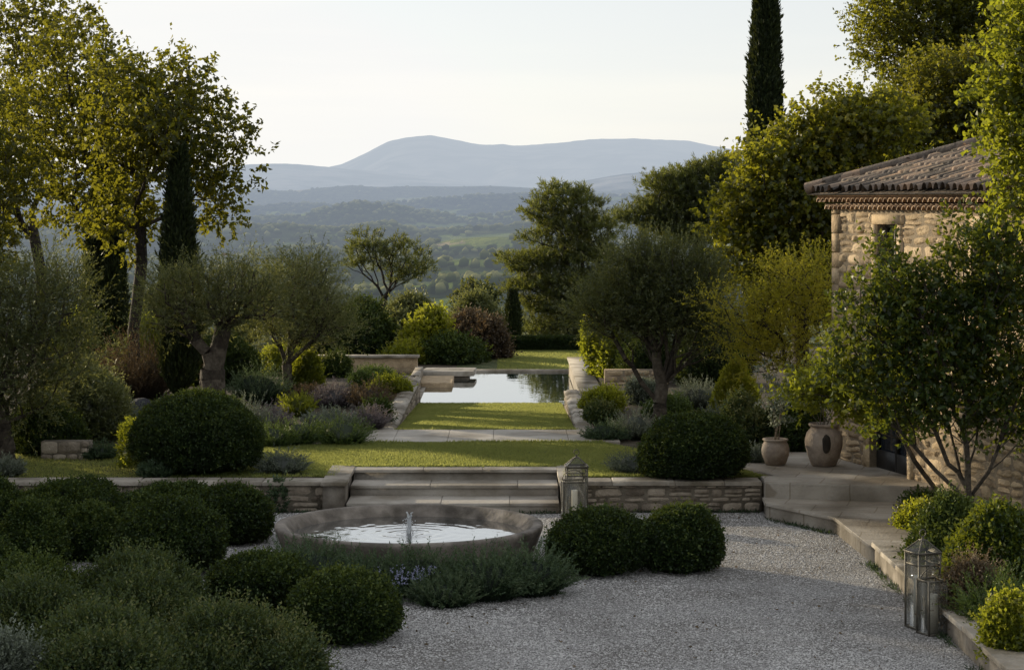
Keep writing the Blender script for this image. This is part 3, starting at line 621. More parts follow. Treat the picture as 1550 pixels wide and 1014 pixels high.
# ------------------------------------------------------------------ masonry
def stones(mb, O, U, V, Nn, w, h, rows=(.09, .19), ws=(.14, .45), gap=.012, depth=.03, rng=None, wob=.018, holes=(), round_=.35, rough_=1.0):
    O, U, V, Nn = [np.asarray(q, float) for q in (O, U, V, Nn)]
    v = 0.
    g = np.linspace(-1, 1, 6); GU, GV = np.meshgrid(g, g); gu = GU.ravel(); gv = GV.ravel()
    idx = np.arange(36).reshape(6, 6); f = np.stack([idx[:-1, :-1], idx[:-1, 1:], idx[1:, 1:], idx[1:, :-1]], -1).reshape(-1, 4)
    while v < h-1e-3:
        rh = min(rng.uniform(*rows), h-v)
        if h-v-rh < rows[0]*.6: rh = h-v
        u = -rng.uniform(0, .1)
        while u < w-1e-3:
            sw = rng.uniform(*ws)*(.6+.7*rh/rows[1])
            if w-u-sw < ws[0]*.5: sw = w-u
            cells = [(max(u, 0), min(u+sw, w), v, v+rh)]
            if rh > rows[1]*.85 and rng.rand() < .4 and sw > ws[0]:
                mid = v+rh*rng.uniform(.4, .6); cells = [(max(u, 0), min(u+sw, w), v, mid), (max(u, 0), min(u+sw, w), mid, v+rh)]
            u += sw
            for (u0, u1, v0, v1) in cells:
                for (a0, a1, b0, b1) in holes:
                    if v0 < b1-.02 and v1 > b0+.02 and u0 < a1 and u1 > a0:
                        if u0 < a0: u1 = min(u1, a0)
                        else: u0 = max(u0, a1)
                if u1-u0 < .04: continue
                cu, cv = (u0+u1)/2, (v0+v1)/2; hu, hv = (u1-u0)/2-gap/2, (v1-v0)/2-gap/2
                if hu <= 0.01 or hv <= 0.01: continue
                rk = round_*min(hu, hv); 
                su = gu*(hu-np.abs(gv)**3*rk*.7*rng.uniform(.3, 1.2)); sv = gv*(hv-np.abs(gu)**3*rk*.7*rng.uniform(.3, 1.2))
                pu = cu+su; pv = cv+sv
                wb = wob*noise(np.c_[pu*4, pv*5], 1, 2)*np.clip(np.minimum(np.minimum(pu, w-pu), np.minimum(pv, h-pv))*20, 0, 1)
                pv = pv+wb
                ed = np.maximum(np.abs(gu), np.abs(gv)); dp = depth*rng.uniform(.55, 1.1)*(1-ed**9)+rough_*depth*(.28*noise(np.c_[pu*14, pv*14, np.full(36, cu)], 1, 2)+.14*rng.normal(size=36)+.3*rng.normal()*gu+.3*rng.normal()*gv)*(ed < .95)-np.where(ed > .95, .012, 0)
                P = O+pu[:, None]*U+pv[:, None]*V+dp[:, None]*Nn
                mb.add(P, f, float(np.clip(.5+.25*rng.normal(), 0, 1)))
        v += rh

def slabs(mb, poly_list, z0, z1, rng, bev=.012):
    for p in poly_list: mb.prism(p, z0, z1, float(np.clip(.5+.2*rng.normal(), 0, 1)), bev)

TZ = .47   # terrace level
# ---- sheets
def sheet(name, poly, z, mat, kind='structure', thick=None):
    mb = MB()
    if thick: mb.prism(poly, z-thick, z)
    else: mb.add(np.array([[x, y, z] for x, y in poly]), [list(range(len(poly)))])
    return put(name, mb.mesh(name), M[mat], kind=kind)
sheet('gravel', [(-16, 12), (5.0, 12), (5.0, 32.4), (-16, 32.4)], 0.0, 'gravel')
# terrace fill behind the walls
sheet('garden_bed', [(-26, 32.14), (-2.9, 32.14), (-2.9, 38.6), (-2.42, 39.2), (-2.42, 50.9), (-6.2, 54.2), (-26, 60)], TZ-.05, 'soil', thick=.9)
sheet('garden_bed', [(.86, 32.14), (4.15, 32.14), (14, 32.14), (14, 60), (2.2, 60), (2.2, 47.2), (1.64, 47.0), (1.64, 39.2), (.86, 39.2)], TZ-.05, 'soil', thick=.9)
sheet('dry_lawn', [(-12, 32.5), (-3.3, 32.5), (-3.6, 36), (-7.2, 37.3), (-12, 36)], TZ-.035, 'dry_lawn')
sheet('lawn', [(-3.9, 33.78), (-2.62, 32.5), (-2.62, 33.74), (.85, 33.74), (.85, 32.5), (4.05, 32.5), (3.6, 33.8), (2.2, 36.3), (1.7, 37.2), (-2.7, 37.2), (-4.2, 36.4)], TZ-.012, 'lawn', thick=.3)
# sloping lawn down to the pool
mb = MB(); ys = np.linspace(39.2, 49.3, 20); zz = TZ-.03-np.clip((ys-39.5)/9.6, 0, 1)*.44
V = np.array([[x, y, z] for y, z in zip(ys, zz) for x in (-2.06, 1.28)]); mb.add(V, [[2*i, 2*i+1, 2*i+3, 2*i+2] for i in range(19)])
put('sloping_lawn', mb.mesh('sloping_lawn', True), M['lawn'], kind='structure')
sheet('far_lawn', [(-1.6, 60.5), (4, 60.5), (7, 66), (7, 77), (-1.6, 77)], -.60, 'lawn')
sheet('far_bed', [(-30, 59.3), (-1.6, 60.5), (-1.6, 79), (-30, 79)], -.61, 'soil')
sheet('far_bed', [(4, 60.5), (30, 60.5), (30, 79), (7, 77), (7, 66)], -.61, 'soil')
# grass blades
def blades(name, polys, zf, n, hgt, seed, label, mat='grass'):
    rng = np.random.RandomState(seed); mb = MB()
    for (x0, x1, y0, y1, cond) in polys:
        m_ = int(n*(x1-x0)*(y1-y0)); X = rng.uniform(x0, x1, m_); Y = rng.uniform(y0, y1, m_)
        if cond is not None: k = cond(X, Y); X, Y = X[k], Y[k]
        P = np.c_[X, Y, zf(X, Y)-.004]; D = np.c_[.5*rng.normal(size=(len(X), 2)), np.ones(len(X))]
        ti = .48+.26*noise(np.c_[X, Y], 1.6, 3)+.12*noise(np.c_[X*6, Y*2], 1.3, 2, 3)
        shoots(mb, P, D, .001, 1, hgt, .009, .12, 0, rng, ti, .15)
    return put(name, mb.mesh(name), M[mat], kind='stuff', label=label, cat='grass')
blades('lawn_grass', [(-4.2, 4.05, 32.5, 37.2, lambda X, Y: (X > np.interp(Y, [32.5, 33.8, 36.4, 37.2], [-2.62, -3.9, -4.2, -2.7])) & (X < np.interp(Y, [32.5, 33.8, 36.3, 37.2], [4.05, 3.6, 2.2, 1.7])) & ~((Y < 33.76) & (X > -2.62) & (X < .87)))],
       lambda X, Y: TZ-.012+0*X, 4200, .035, 1, 'mown sunlit grass between the stone steps and the cross path')
blades('sloping_lawn_grass', [(-2.05, 1.27, 39.22, 49.25, None)], lambda X, Y: TZ-.03-np.clip((Y-39.5)/9.6, 0, 1)*.44, 3600, .035, 2, 'mown sunlit grass sloping down to the pool')
blades('far_lawn_grass', [(-.3, 3.6, 62, 75, None)], lambda X, Y: -.60+0*X, 900, .06, 3, 'lawn beyond the far end of the pool')
blades('dry_grass', [(-8.5, -3.5, 32.6, 35.6, None)], lambda X, Y: TZ-.035+0*X, 1500, .045, 4, 'dull shaded grass behind the left stone wall')

def fringe(name, segs, z, n, hgt, seed, label, mat='grass', w=.025):
    rng = np.random.RandomState(seed); mb = MB()
    for (xa, ya, xb, yb) in segs:
        L_ = math.hypot(xb-xa, yb-ya); m_ = int(n*L_); t_ = rng.rand(m_); pa = noise(np.c_[t_*L_*2.2+xa, t_*0+ya], 1.3, 3)
        k_ = rng.rand(m_) < .55+pa; t_ = t_[k_]; m_ = len(t_)
        P = np.c_[xa+(xb-xa)*t_+rng.normal(size=m_)*w, ya+(yb-ya)*t_+rng.normal(size=m_)*w, np.full(m_, z)]
        shoots(mb, P, np.c_[.9*rng.normal(size=(m_, 2)), np.ones(m_)], .001, 1, hgt, .010, .15, 0, rng, .45, .2, vary=.6)
    return put(name, mb.mesh(name), M[mat], kind='stuff', label=label, cat='grass')
fringe('lawn_fringe', [(-2.6, 33.77, .85, 33.77), (-2.7, 37.19, 1.7, 37.19), (-2.05, 39.22, 1.27, 39.22), (-3.9, 32.6, -2.7, 32.6), (.95, 32.55, 3.9, 32.55)], TZ-.015, 900, .055, 5, 'longer ragged blades along the lawn edges')
fringe('wall_weeds', [(-6, 31.93, -2.5, 31.93), (.9, 31.93, 3.8, 31.93), (3.85, 31.2, 4.6, 29.8), (4.7, 27.4, 4.7, 21), (-2.4, 31.82, .8, 31.82)], 0.0, 260, .06, 6, 'small weeds growing where the gravel meets the walls', 'rosemary', .03)
# gravel pebbles in relief
rng = np.random.RandomState(3); n = 270000
Y = 18.5+13.5*rng.uniform(0, 1, n)**1.25; X = rng.uniform(-1, 1, n)*(.26*Y)+.2
nn_ = noise(np.c_[X*.9, Y*.5], 1.0, 3, 2)
k = (rng.uniform(-1.1, 1, n) < .55+nn_*.9) & (X < 4.72) & (X > -6.5) & (Y < 31.9) & ~(((X+1.28)**2+(Y-27.9)**2) < 1.4**2); X, Y, nn_ = X[k], Y[k], nn_[k]; n = len(X)
s = rng.uniform(.005, .0122, n); v = np.array([[1, 0, 0], [.1, 1, 0], [-1, .1, 0], [0, -1, 0], [.1, .1, .8]])
a = rng.uniform(0, 6.28, n); V = v[None]*(1+.35*rng.normal(size=(n, 5, 3)))*s[:, None, None]*np.array([1.35, .9, .85])
ca, sa = np.cos(a)[:, None], np.sin(a)[:, None]
V = np.stack([V[..., 0]*ca-V[..., 1]*sa+X[:, None], V[..., 0]*sa+V[..., 1]*ca+Y[:, None], V[..., 2]+.002], -1)
mb = MB(); f = np.array([[0, 1, 4], [1, 2, 4], [2, 3, 4], [3, 0, 4]])
mb.add(V.reshape(-1, 3), (f[None]+(np.arange(n)*5)[:, None, None]).reshape(-1, 3), np.repeat(np.clip(.5+.22*rng.normal(size=n)+.18*nn_, 0, 1), 5))
put('gravel_pebbles', mb.mesh('gravel_pebbles'), M['pebble'], kind='stuff', label='loose pale grey gravel chippings of the court', cat='gravel')

rng = np.random.RandomState(19); n = 420; mb = MB()
X = rng.uniform(-3.5, 5, n); Y = rng.uniform(20, 31.8, n); k = (X < 4.65); X, Y = X[k], Y[k]
shoots(mb, np.c_[X, Y, np.full(len(X), .012)], np.c_[rng.normal(size=(len(X), 2)), .15*rng.normal(size=len(X))], .01, 1, .042, .026, .1, 0, rng, .5, .3, fold=.1)
put('fallen_leaves', mb.mesh('fallen_leaves'), M['brown'], kind='stuff', label='scattered small dry leaves fallen on the gravel', cat='leaves')
# ---- retaining walls
def garden_wall(label, x0, x1, y, endfaces=(), zt=TZ+.0, seed=1):
    rng = np.random.RandomState(seed)
    t = thing('stone_wall', label, 'wall', (x0, y, 0))
    mb = MB(); mb.box(((x1-x0)/2, .2, (zt-.065)/2-.05), (x1-x0, .36, zt-.065+.1)); put('mortar', mb.mesh('mortar'), M['mortar'], t)
    mb = MB(); stones(mb, (0, .02, 0), (1, 0, 0), (0, 0, 1), (0, -1, 0), x1-x0, zt-.065, rng=rng, rows=(.07, .16), ws=(.12, .42)); put('stonework', mb.mesh('stonework', True), M['stone'], t)
    mb = MB(); u = 0
    while u < x1-x0:
        L_ = min(rng.uniform(.5, 1.0), x1-x0-u)
        if x1-x0-u-L_ < .3: L_ = x1-x0-u
        j = rng.uniform(-.012, .012, 8)
        mb.prism([(u+.004, -.05+j[0]), (u+L_-.004, -.05+j[1]), (u+L_-.004, .42+j[2]), (u+.004, .42+j[3])], zt-.063, zt+j[4]*.5, float(np.clip(.5+.2*rng.normal(), 0, 1)), .012); u += L_
    put('coping', mb.mesh('coping'), M['coping'], t)
    return t
garden_wall('long low rubble wall with pale coping, left of the steps and behind the fountain', -10.5, -2.46, 32.0, seed=4)
garden_wall('low rubble wall with pale coping, right of the steps behind the two clipped balls', .84, 3.86, 32.0, seed=6)
# steps with side cheeks
SX0, SX1 = -2.42, .80
t = thing('stone_steps', 'three broad pale stone steps rising from gravel court to lawn', 'steps', ((SX0+SX1)/2, 31.88, 0))
w = SX1-SX0; rng = np.random.RandomState(8)
for k, (yy, d) in enumerate(((31.88, .82), (32.70, .68), (33.38, .40))):
    mb = MB(); z1 = .157*(k+1)
    mb.box((0, yy-31.88+d/2+.02, z1/2-.03-.02), (w-.004, d-.04+.1*(k < 2), z1-.05+.06-.005))
    u = -w/2+.003
    while u < w/2-.01:
        L_ = rng.uniform(.9, 1.5); L_ = min(L_, w/2-.003-u)
        if w/2-u-L_ < .4: L_ = w/2-.003-u
        mb.prism([(u+.002, yy-31.88-.025), (u+L_-.002, yy-31.88-.025), (u+L_-.002, yy-31.88+d-.028), (u+.002, yy-31.88+d-.028)], z1-.045, z1+rng.uniform(-.002, .002), float(np.clip(.6+.15*rng.normal(), 0, 1)), .008); u += L_
    o = put('step', mb.mesh('step'), M['paving' if k != 5 else 'riser'], t)
for s_, xc in ((-1, SX0-.02), (1, SX1+.02)):
    mb = MB(); mb.box((xc+s_*.17-(SX0+SX1)/2, .95, TZ/2-.06), (.33, 1.95, TZ-.06+.10)); 
    rr2 = np.random.RandomState(2 if s_ < 0 else 3)
    put('cheek_wall', mb.mesh('cheek_wall'), M['riser'], t)
    mb = MB(); y_ = -.1
    for L_ in (.62, .75, .7):
        mb.prism([(xc-(SX0+SX1)/2-s_*.03, y_), (xc-(SX0+SX1)/2+s_*.36, y_), (xc-(SX0+SX1)/2+s_*.36, y_+L_-.006), (xc-(SX0+SX1)/2-s_*.03, y_+L_-.006)][::s_], TZ-.045, TZ+.012, rr2.uniform(.35, .7), .01); y_ += L_
    put('cheek_coping', mb.mesh('cheek_coping'), M['coping'], t)
# cross path
mb = MB(); rng = np.random.RandomState(12); x = -2.9
while x < 2.0:
    L_ = rng.uniform(.8, 1.4); L_ = min(L_, 2.0-x)
    mb.prism([(x+.003, 37.2), (x+L_-.003, 37.2), (x+L_-.003, 39.2), (x+.003, 39.2)], TZ-.2, TZ+.006, rng.uniform(.4, .75), .006); x += L_
put('path', mb.mesh('path'), M['paving'], kind='structure')
# flanking walls of the sloping lawn: flagstone tops
def flank(label, x0, x1, y0, y1, seed, zt=TZ+.01):
    rng = np.random.RandomState(seed)
    t = thing('lawn_wall', label, 'wall', ((x0+x1)/2, y0, 0))
    xm = (x0+x1)/2; w = x1-x0
    mb = MB(); mb.box((0, (y1-y0)/2, zt/2-.33), (w-.06, y1-y0-.04, zt+.60)); put('core', mb.mesh('core'), M['mortar'], t)
    mb = MB()
    for sx in (-1, 1):
        stones(mb, (sx*(w/2-.03), 0 if sx < 0 else y1-y0, -.3), (0, 1, 0) if sx < 0 else (0, -1, 0), (0, 0, 1), (sx, 0, 0), y1-y0, zt+.3-.05, rng=rng, depth=.025)
    stones(mb, (-w/2+.03, 0.02, -.3), (1, 0, 0), (0, 0, 1), (0, -1, 0), w-.06, zt+.25, rng=rng, depth=.02)
    put('stonework', mb.mesh('stonework', True), M['stone'], t)
    mb = MB(); stones(mb, (-w/2, 0, zt-.02), (1, 0, 0), (0, 1, 0), (0, 0, 1), w, y1-y0, rows=(.25, .6), ws=(.25, .5), gap=.015, depth=.035, rng=rng, wob=.03, round_=.25)
    mb.box((0, (y1-y0)/2, zt-.045), (w, y1-y0, .04), .35)
    put('coping', mb.mesh('coping', True), M['coping'], t)
flank('low stone wall with crazy paved top along the left edge of the pool lawn', -2.42, -2.06, 39.22, 50.9, 21)
flank('low stone wall with crazy paved top along the right edge of the pool lawn', 1.28, 1.64, 39.22, 47.4, 22)
# pool
t = thing('swimming_pool', 'narrow garden pool with still water mirroring the bright sky', 'pool', (-.2, 49.3, -.05))
mb = MB(); mb.add([[-1.9, 0, 0], [1.88, 0, 0], [1.88, 9.6, 0], [-1.9, 9.6, 0]], [[0, 1, 2, 3]]); put('water', mb.mesh('water'), M['pool'], t)
mb = MB(); mb.box((0, -.04, -.0), (3.9, .1, .07)); put('near_edge', mb.mesh('near_edge'), M['coping'], t)
mb = MB(); mb.box((0, 9.75, -.01), (4.1, .30, .13)); put('far_edge', mb.mesh('far_edge'), M['coping'], t)
mb = MB(); mb.box((2.10, 3.45, .10), (.40, 10.2, .70), .3); mb.box((2.10, 3.4, .47), (.5, 10.4, .045), .6); put('side_ledge', mb.mesh('side_ledge'), M['coping'], t)
mb = MB(); mb.box((-1.93, 5.2, -.03), (.12, 9.4, .10)); put('left_edge', mb.mesh('left_edge'), M['coping'], t)
# block in the pool and stepping slab
t = thing('stone_block', 'square stone block standing in the left side of the pool', 'block', (-1.82, 54.0, -.05))
mb = MB(); mb.prism([(-.46, 0), (.42, 0), (.42, 2.2), (-.46, 2.2)], -.4, .12, .5, .015); put('body', mb.mesh('body'), M['stone_house'], t)
t = thing('stone_slab', 'flat pale slab bridging the far left corner of the pool', 'slab', (-1.6, 56.4, .04))
mb = MB(); mb.prism([(-.75, 0), (.72, 0), (.78, 1.3), (-.6, 1.3)], 0, .13, .7, .02); put('top', mb.mesh('top'), M['coping'], t)
mb = MB(); mb.box((0, .65, -.14), (1.2, 1.1, .26)); put('plinth', mb.mesh('plinth'), M['riser'], t)
# upper basin to the left
t = thing('upper_basin', 'shallow rectangular water basin with stone rim, left of the pool', 'basin', (-3.3, 53.2, .1))
mb = MB(); mb.add([[-1.25, 0.1, .18], [.9, .1, .18], [.9, 3.1, .18], [-1.25, 3.1, .18]], [[0, 1, 2, 3]]); put('water', mb.mesh('water'), M['pool'], t)
mb = MB(); mb.box((-.17, 0, .06), (2.3, .28, .30)); mb.box((-1.35, 1.5, .06), (.25, 3.0, .30)); mb.box((.98, 1.5, .06), (.2, 3.0, .30)); put('rim', mb.mesh('rim'), M['coping'], t)
t = thing('low_wall', 'low rendered wall with thin pale coping behind the left water basin', 'wall', (-3.75, 56.9, 0))
mb = MB(); mb.box((0, 0, .1), (2.7, .3, .8)); put('body', mb.mesh('body'), M['stone_house'], t)
mb = MB(); mb.box((0, 0, .535), (2.8, .42, .06)); put('coping', mb.mesh('coping'), M['coping'], t)
# hedge & planter on the far right of the pool
t = thing('planter_wall', 'short rubble planter wall beside the right pool ledge', 'wall', (3.05, 49.5, .3))
mb = MB(); mb.box((0, .2, .2), (1.5, .4, .5)); put('core', mb.mesh('core'), M['mortar_house'], t)
mb = MB(); stones(mb, (-.75, 0, .0), (1, 0, 0), (0, 0, 1), (0, -1, 0), 1.5, .45, rng=np.random.RandomState(9)); put('stonework', mb.mesh('stonework', True), M['stone_house'], t)

# ---- right terrace, lower path and coping
mb = MB(); rng = np.random.RandomState(31)
e0 = np.array([3.86, 31.75]); 
P1 = [(3.90, 31.85), (3.9, 32.5), (4.12, 32.5), (3.70, 34.0), (4.3, 35.6), (5.9, 35.6), (7.2, 31.2), (5.95, 31.3)]
mb.prism(P1, .2, TZ-.03, .5); mb.prism([(p_[0], p_[1]) for p_ in P1], TZ-.028, TZ+.014, .55, .01)
put('terrace', mb.mesh('terrace'), M['terrace_paving'], kind='structure')
mb = MB(); P2 = [(3.86, 31.3), (4.66, 29.85), (4.75, 27.5), (5.28, 27.5), (5.9, 29.0), (6.4, 31.3), (3.88, 31.88)]
mb.prism(P2, -.2, .20, .3); mb.prism([(3.82, 31.28), (4.62, 29.83), (4.71, 27.46), (5.30, 27.46), (5.94, 29.0), (6.44, 31.32), (3.85, 31.88)], .201, .245, .6, .01)
put('side_path', mb.mesh('side_path'), M['terrace_paving'], kind='structure')
t = thing('kerb_wall', 'long low stone kerb edging the gravel beside the right planting bed', 'kerb', (4.74, 27.42, 0))
mb = MB(); mb.box((.2, -6.0, .0), (.33, 12, .46)); put('body', mb.mesh('body'), M['riser'], t)
mb = MB(); y_ = 0.0; rng = np.random.RandomState(5)
while y_ > -12:
    L_ = rng.uniform(.6, 1.1); j = rng.uniform(-.01, .01, 4)
    mb.prism([(-.01+j[0], y_-L_+.006), (.39+j[1], y_-L_+.006), (.39+j[2], y_), (-.01+j[3], y_)], .232, .285+j[0]*.5, rng.uniform(.35, .75), .012); y_ -= L_
put('coping', mb.mesh('coping'), M['coping'], t)
sheet('planting_bed', [(5.1, 14), (12, 14), (12, 31.25), (6.4, 31.25), (5.9, 29.0), (5.29, 27.45), (5.1, 27.4)], .2, 'soil', thick=.3)

# ---- fountain
FC = (-1.28, 27.75, 0)
t = thing('fountain', 'wide round weathered stone basin with a bubbling water jet', 'fountain', FC)
mb = MB(); mb.lathe([(1.58, -.05), (1.61, .06), (1.70, .28), (1.745, .40), (1.76, .45), (1.75, .478), (1.72, .486), (1.66, .486), (1.635, .474), (1.61, .44), (1.50, .31), (1.44, .24), (1.0, .1), (0.0, .06)], seg=160)
put('basin', mb.mesh('basin', True), M['concrete'], t)
mb = MB(); nR = 90; nA = 144; rrr = np.linspace(.004, 1.535, nR); aa = np.linspace(0, 2*math.pi, nA, endpoint=False)
Rg, Ag = np.meshgrid(rrr, aa, indexing='ij')
zw = .345+(.0075*np.sin(Rg*34+1.6*noise(np.stack([Rg*np.cos(Ag), Rg*np.sin(Ag)], -1), 2.2, 2))*np.exp(-Rg*3.2))+.0022*noise(np.stack([Rg*np.cos(Ag), Rg*np.sin(Ag)], -1), 9, 3)
idx = np.arange(nR*nA).reshape(nR, nA); nx = np.roll(idx, -1, 1)
mb.add(np.stack([Rg*np.cos(Ag), Rg*np.sin(Ag), zw], -1).reshape(-1, 3), np.stack([idx[:-1], nx[:-1], nx[1:], idx[1:]], -1).reshape(-1, 4)); put('water', mb.mesh('water', True), M['fountain_water'], t)
m, nt, out = newmat('foaming_water'); p = N(nt, 'ShaderNodeBsdfPrincipled'); p.inputs['Base Color'].default_value = (.9, .92, .93, 1); p.inputs['Roughness'].default_value = .12
p.inputs['Transmission Weight'].default_value = .3; p.inputs['IOR'].default_value = 1.33; nz = N(nt, 'ShaderNodeTexNoise'); nz.inputs['Scale'].default_value = 40; bp = N(nt, 'ShaderNodeBump'); bp.inputs['Strength'].default_value = .7; bp.inputs['Distance'].default_value = .02
nt.links.new(nz.outputs[0], bp.inputs['Height']); nt.links.new(bp.outputs[0], p.inputs['Normal']); nt.links.new(p.outputs[0], out.inputs[0]); M['foam'] = m
mb = MB(); rng = np.random.RandomState(4)
for j in range(7):
    a_ = j*6.283/7; p = np.array([.012*math.cos(a_), .012*math.sin(a_), .33]); top_ = rng.uniform(.20, .30)
    for q in range(9):
        t_ = (q+1)/9; p2 = np.array([math.cos(a_)*(.012+.028*t_**2), math.sin(a_)*(.012+.028*t_**2), .33+top_*(1-(1-t_)**2)])+rng.normal(size=3)*.004
        r_ = .015*(1-.5*t_)*rng.uniform(.7, 1.3); mb.bar(p, p2, r_, 6, r_); p = p2
put('water_jet', mb.mesh('water_jet', True), M['foam'], t)
mb = MB()
for i in range(90):
    a_ = rng.uniform(0, 6.28); r_ = abs(rng.normal())*.07+.02; z_ = .36+rng.uniform(0, 1)*max(.02, .27-r_*1.3); q = rng.uniform(.003, .008)
    v, f = ico(1); mb.add(v*np.array([q, q, q*1.6])+np.array([r_*math.cos(a_), r_*math.sin(a_), z_]), f)
put('droplets', mb.mesh('droplets', True), M['foam'], t, kind='stuff')
mb = MB(); mb.lathe([(.03, .1), (.03, .33), (.022, .36)], seg=12); put('nozzle', mb.mesh('nozzle'), M['metal'], t)

# ---- lanterns
M['frosted'] = glass('pale_lantern_glass', (.98, .98, .96), .06)
def lantern(label, loc, h, w, rz, roofed, seed, candle=None, group=None):
    t = thing('lantern', label, 'lantern', loc, rz, group)
    b = .012; hw = w/2; hb = h*(.76 if roofed else .90)
    mb = MB()
    for sx in (-1, 1):
        for sy in (-1, 1): mb.box((sx*hw, sy*hw, hb/2), (b*1.5, b*1.5, hb))
    for z_ in (.012, hb-.01, ) + ((hb-.13,) if roofed else ()):
        for s_ in (-1, 1): mb.box((0, s_*hw, z_), (w-b, b, b*1.6)); mb.box((s_*hw, 0, z_), (b, w-b, b*1.6))
    put('frame', mb.mesh('frame'), M['metal'], t)
    mb = MB(); mb.box((0, 0, .006), (w-.02, w-.02, .012)); put('base', mb.mesh('base'), M['metal'], t)
    for k, (cx, cy, dx, dy) in enumerate(((0, -hw, w-.02, .003), (0, hw, w-.02, .003), (-hw, 0, .003, w-.02), (hw, 0, .003, w-.02))):
        mb = MB(); mb.box((cx, cy, hb/2), (dx, dy, hb-.04)); put('glass_pane', mb.mesh('glass_pane'), M['glass' if roofed else 'frosted'], t)
    if roofed:
        zt = hb+.13; q = .028; e_ = hw+.015
        mb = MB()
        for sx in (-1, 1):
            for sy in (-1, 1): mb.bar((sx*e_, sy*e_, hb), (sx*q, sy*q, zt), .008)
        for s_ in (-1, 1): mb.box((0, s_*e_, hb+.004), (2*e_, .014, .014)); mb.box((s_*e_, 0, hb+.004), (.014, 2*e_-.016, .014))
        mb.box((0, 0, zt), (.07, .07, .014)); mb.bar((0, 0, zt), (0, 0, zt+.035), .014)
        put('roof_frame', mb.mesh('roof_frame'), M['metal'], t)
        mb = MB()
        for k in range(4):
            a1 = k*math.pi/2+math.pi/4; a2 = a1+math.pi/2; g_ = lambda a_, r_, z_: (r_*math.sqrt(2)*math.cos(a_), r_*math.sqrt(2)*math.sin(a_), z_)
            mb.add([g_(a1, e_-.005, hb+.004), g_(a2, e_-.005, hb+.004), g_(a2, q, zt-.004), g_(a1, q, zt-.004)], [[0, 1, 2, 3]])
        put('roof_glass', mb.mesh('roof_glass'), M['glass'], t)
        mb = MB(); zc = zt+.075; rg = .04; pts = [np.array([rg*math.cos(a_), 0, zc+rg*math.sin(a_)]) for a_ in np.linspace(0, 2*math.pi, 17)]
        for a_, b_ in zip(pts[:-1], pts[1:]): mb.bar(a_, b_, .006)
        put('ring', mb.mesh('ring'), M['metal'], t)
    else:
        mb = MB(); z0 = hb; pts = [np.array([hw*math.cos(a_), hw*.9*(1-math.sin(a_))-.4*hw, z0+.16*math.sin(a_)]) for a_ in np.linspace(0, math.pi, 13)]
        for a_, b_ in zip(pts[:-1], pts[1:]): mb.bar(a_, b_, .007)
        put('handle', mb.mesh('handle'), M['metal'], t)
    return t
def candle(label, loc, h, r):
    t = thing('candle', label, 'candle', loc)
    mb = MB(); mb.lathe([(0, 0), (r, 0), (r, h*.97), (r*.93, h), (r*.7, h*.985), (0, h*.975)], seg=28); put('wax', mb.mesh('wax', True), M['wax'], t)
    mb = MB(); mb.bar((0, 0, h*.96), (.003, 0, h+.018), .0025, 5); put('wick', mb.mesh('wick'), M['frame_dark'], t)
A1 = gp(1410, 960, 0)
lantern('tall glazed lantern with pyramid roof and ring, standing by the right kerb', (A1[0]-.025, A1[1]+.36, .004), 1.10, .27, math.radians(22), True, 1)
lantern('short open lantern with arched handle in front of the tall lantern by the right kerb', (A1[0]+.01, A1[1]+.02, .004), .66, .23, math.radians(22), False, 2)
candle('thick white candle in the short lantern by the right kerb', (A1[0]+.02, A1[1]+.02, .018), .42, .055)
candle('thick white candle in the tall lantern by the right kerb', (A1[0]-.07, A1[1]+.38, .018), .56, .05)
B0 = gp(869, 785, 0)
lantern('tall glazed lantern with pyramid roof, standing at the right end of the steps', (B0[0]+.04, B0[1]+.14, .004), 1.0, .30, math.radians(3), True, 3)
lantern('short pale glass lantern in front of the tall one beside the steps', (B0[0]-.02, B0[1]-.22, .004), .66, .32, math.radians(3), False, 4)
candle('tall white candle in the short lantern at the steps', (B0[0]-.0, B0[1]-.22, .018), .44, .045)

# ---- pots
C0 = gp(1175, 706, TZ); t = thing('clay_pot', 'small round pale clay pot with bare cut stems on the terrace', 'pot', (C0[0], C0[1]+.1, TZ+.014))
mb = MB(); mb.lathe([(.13, 0), (.17, .03), (.215, .16), (.225, .24), (.205, .33), (.18, .37), (.19, .385), (.205, .40), (.205, .42), (.17, .42), (.16, .36), (0, .34)], seg=40); put('body', mb.mesh('body', True), M['terracotta'], t)
C1 = gp(1249, 708, TZ); t = thing('oil_jar', 'large swollen pale clay jar with a dark worn hollow in its side', 'jar', (C1[0], C1[1]+.15, TZ+.014))
mb = MB(); mb.lathe([(.17, 0), (.20, .02), (.26, .18), (.295, .32), (.30, .42), (.27, .53), (.22, .595), (.205, .61), (.215, .63), (.24, .645), (.24, .675), (.20, .675), (.19, .62), (0, .58)], seg=48); put('body', mb.mesh('body', True), M['terracotta'], t)
mb = MB(); v, f = ico(3); v = v*np.array([.07, .03, .15])*(1+.08*noise(v, 4, 2)[:, None]); v = v+np.array([.0, -.283, .38]); mb.add(v, f); put('hollow', mb.mesh('hollow', True), M['clay_dark'], t)
# basalt boulder
D0 = at(215, 622, 41.0); t = thing('stone_ball', 'dark rounded stone ball half hidden among the grey shrubs', 'stone ball', (D0[0], 41.0, TZ-.05))
mb = MB(); v, f = ico(4); v = v*np.array([.27, .27, .25])*(1+.05*noise(v, 2, 3)[:, None])+np.array([0, 0, .22]); mb.add(v, f); put('body', mb.mesh('body', True), M['basalt'], t)

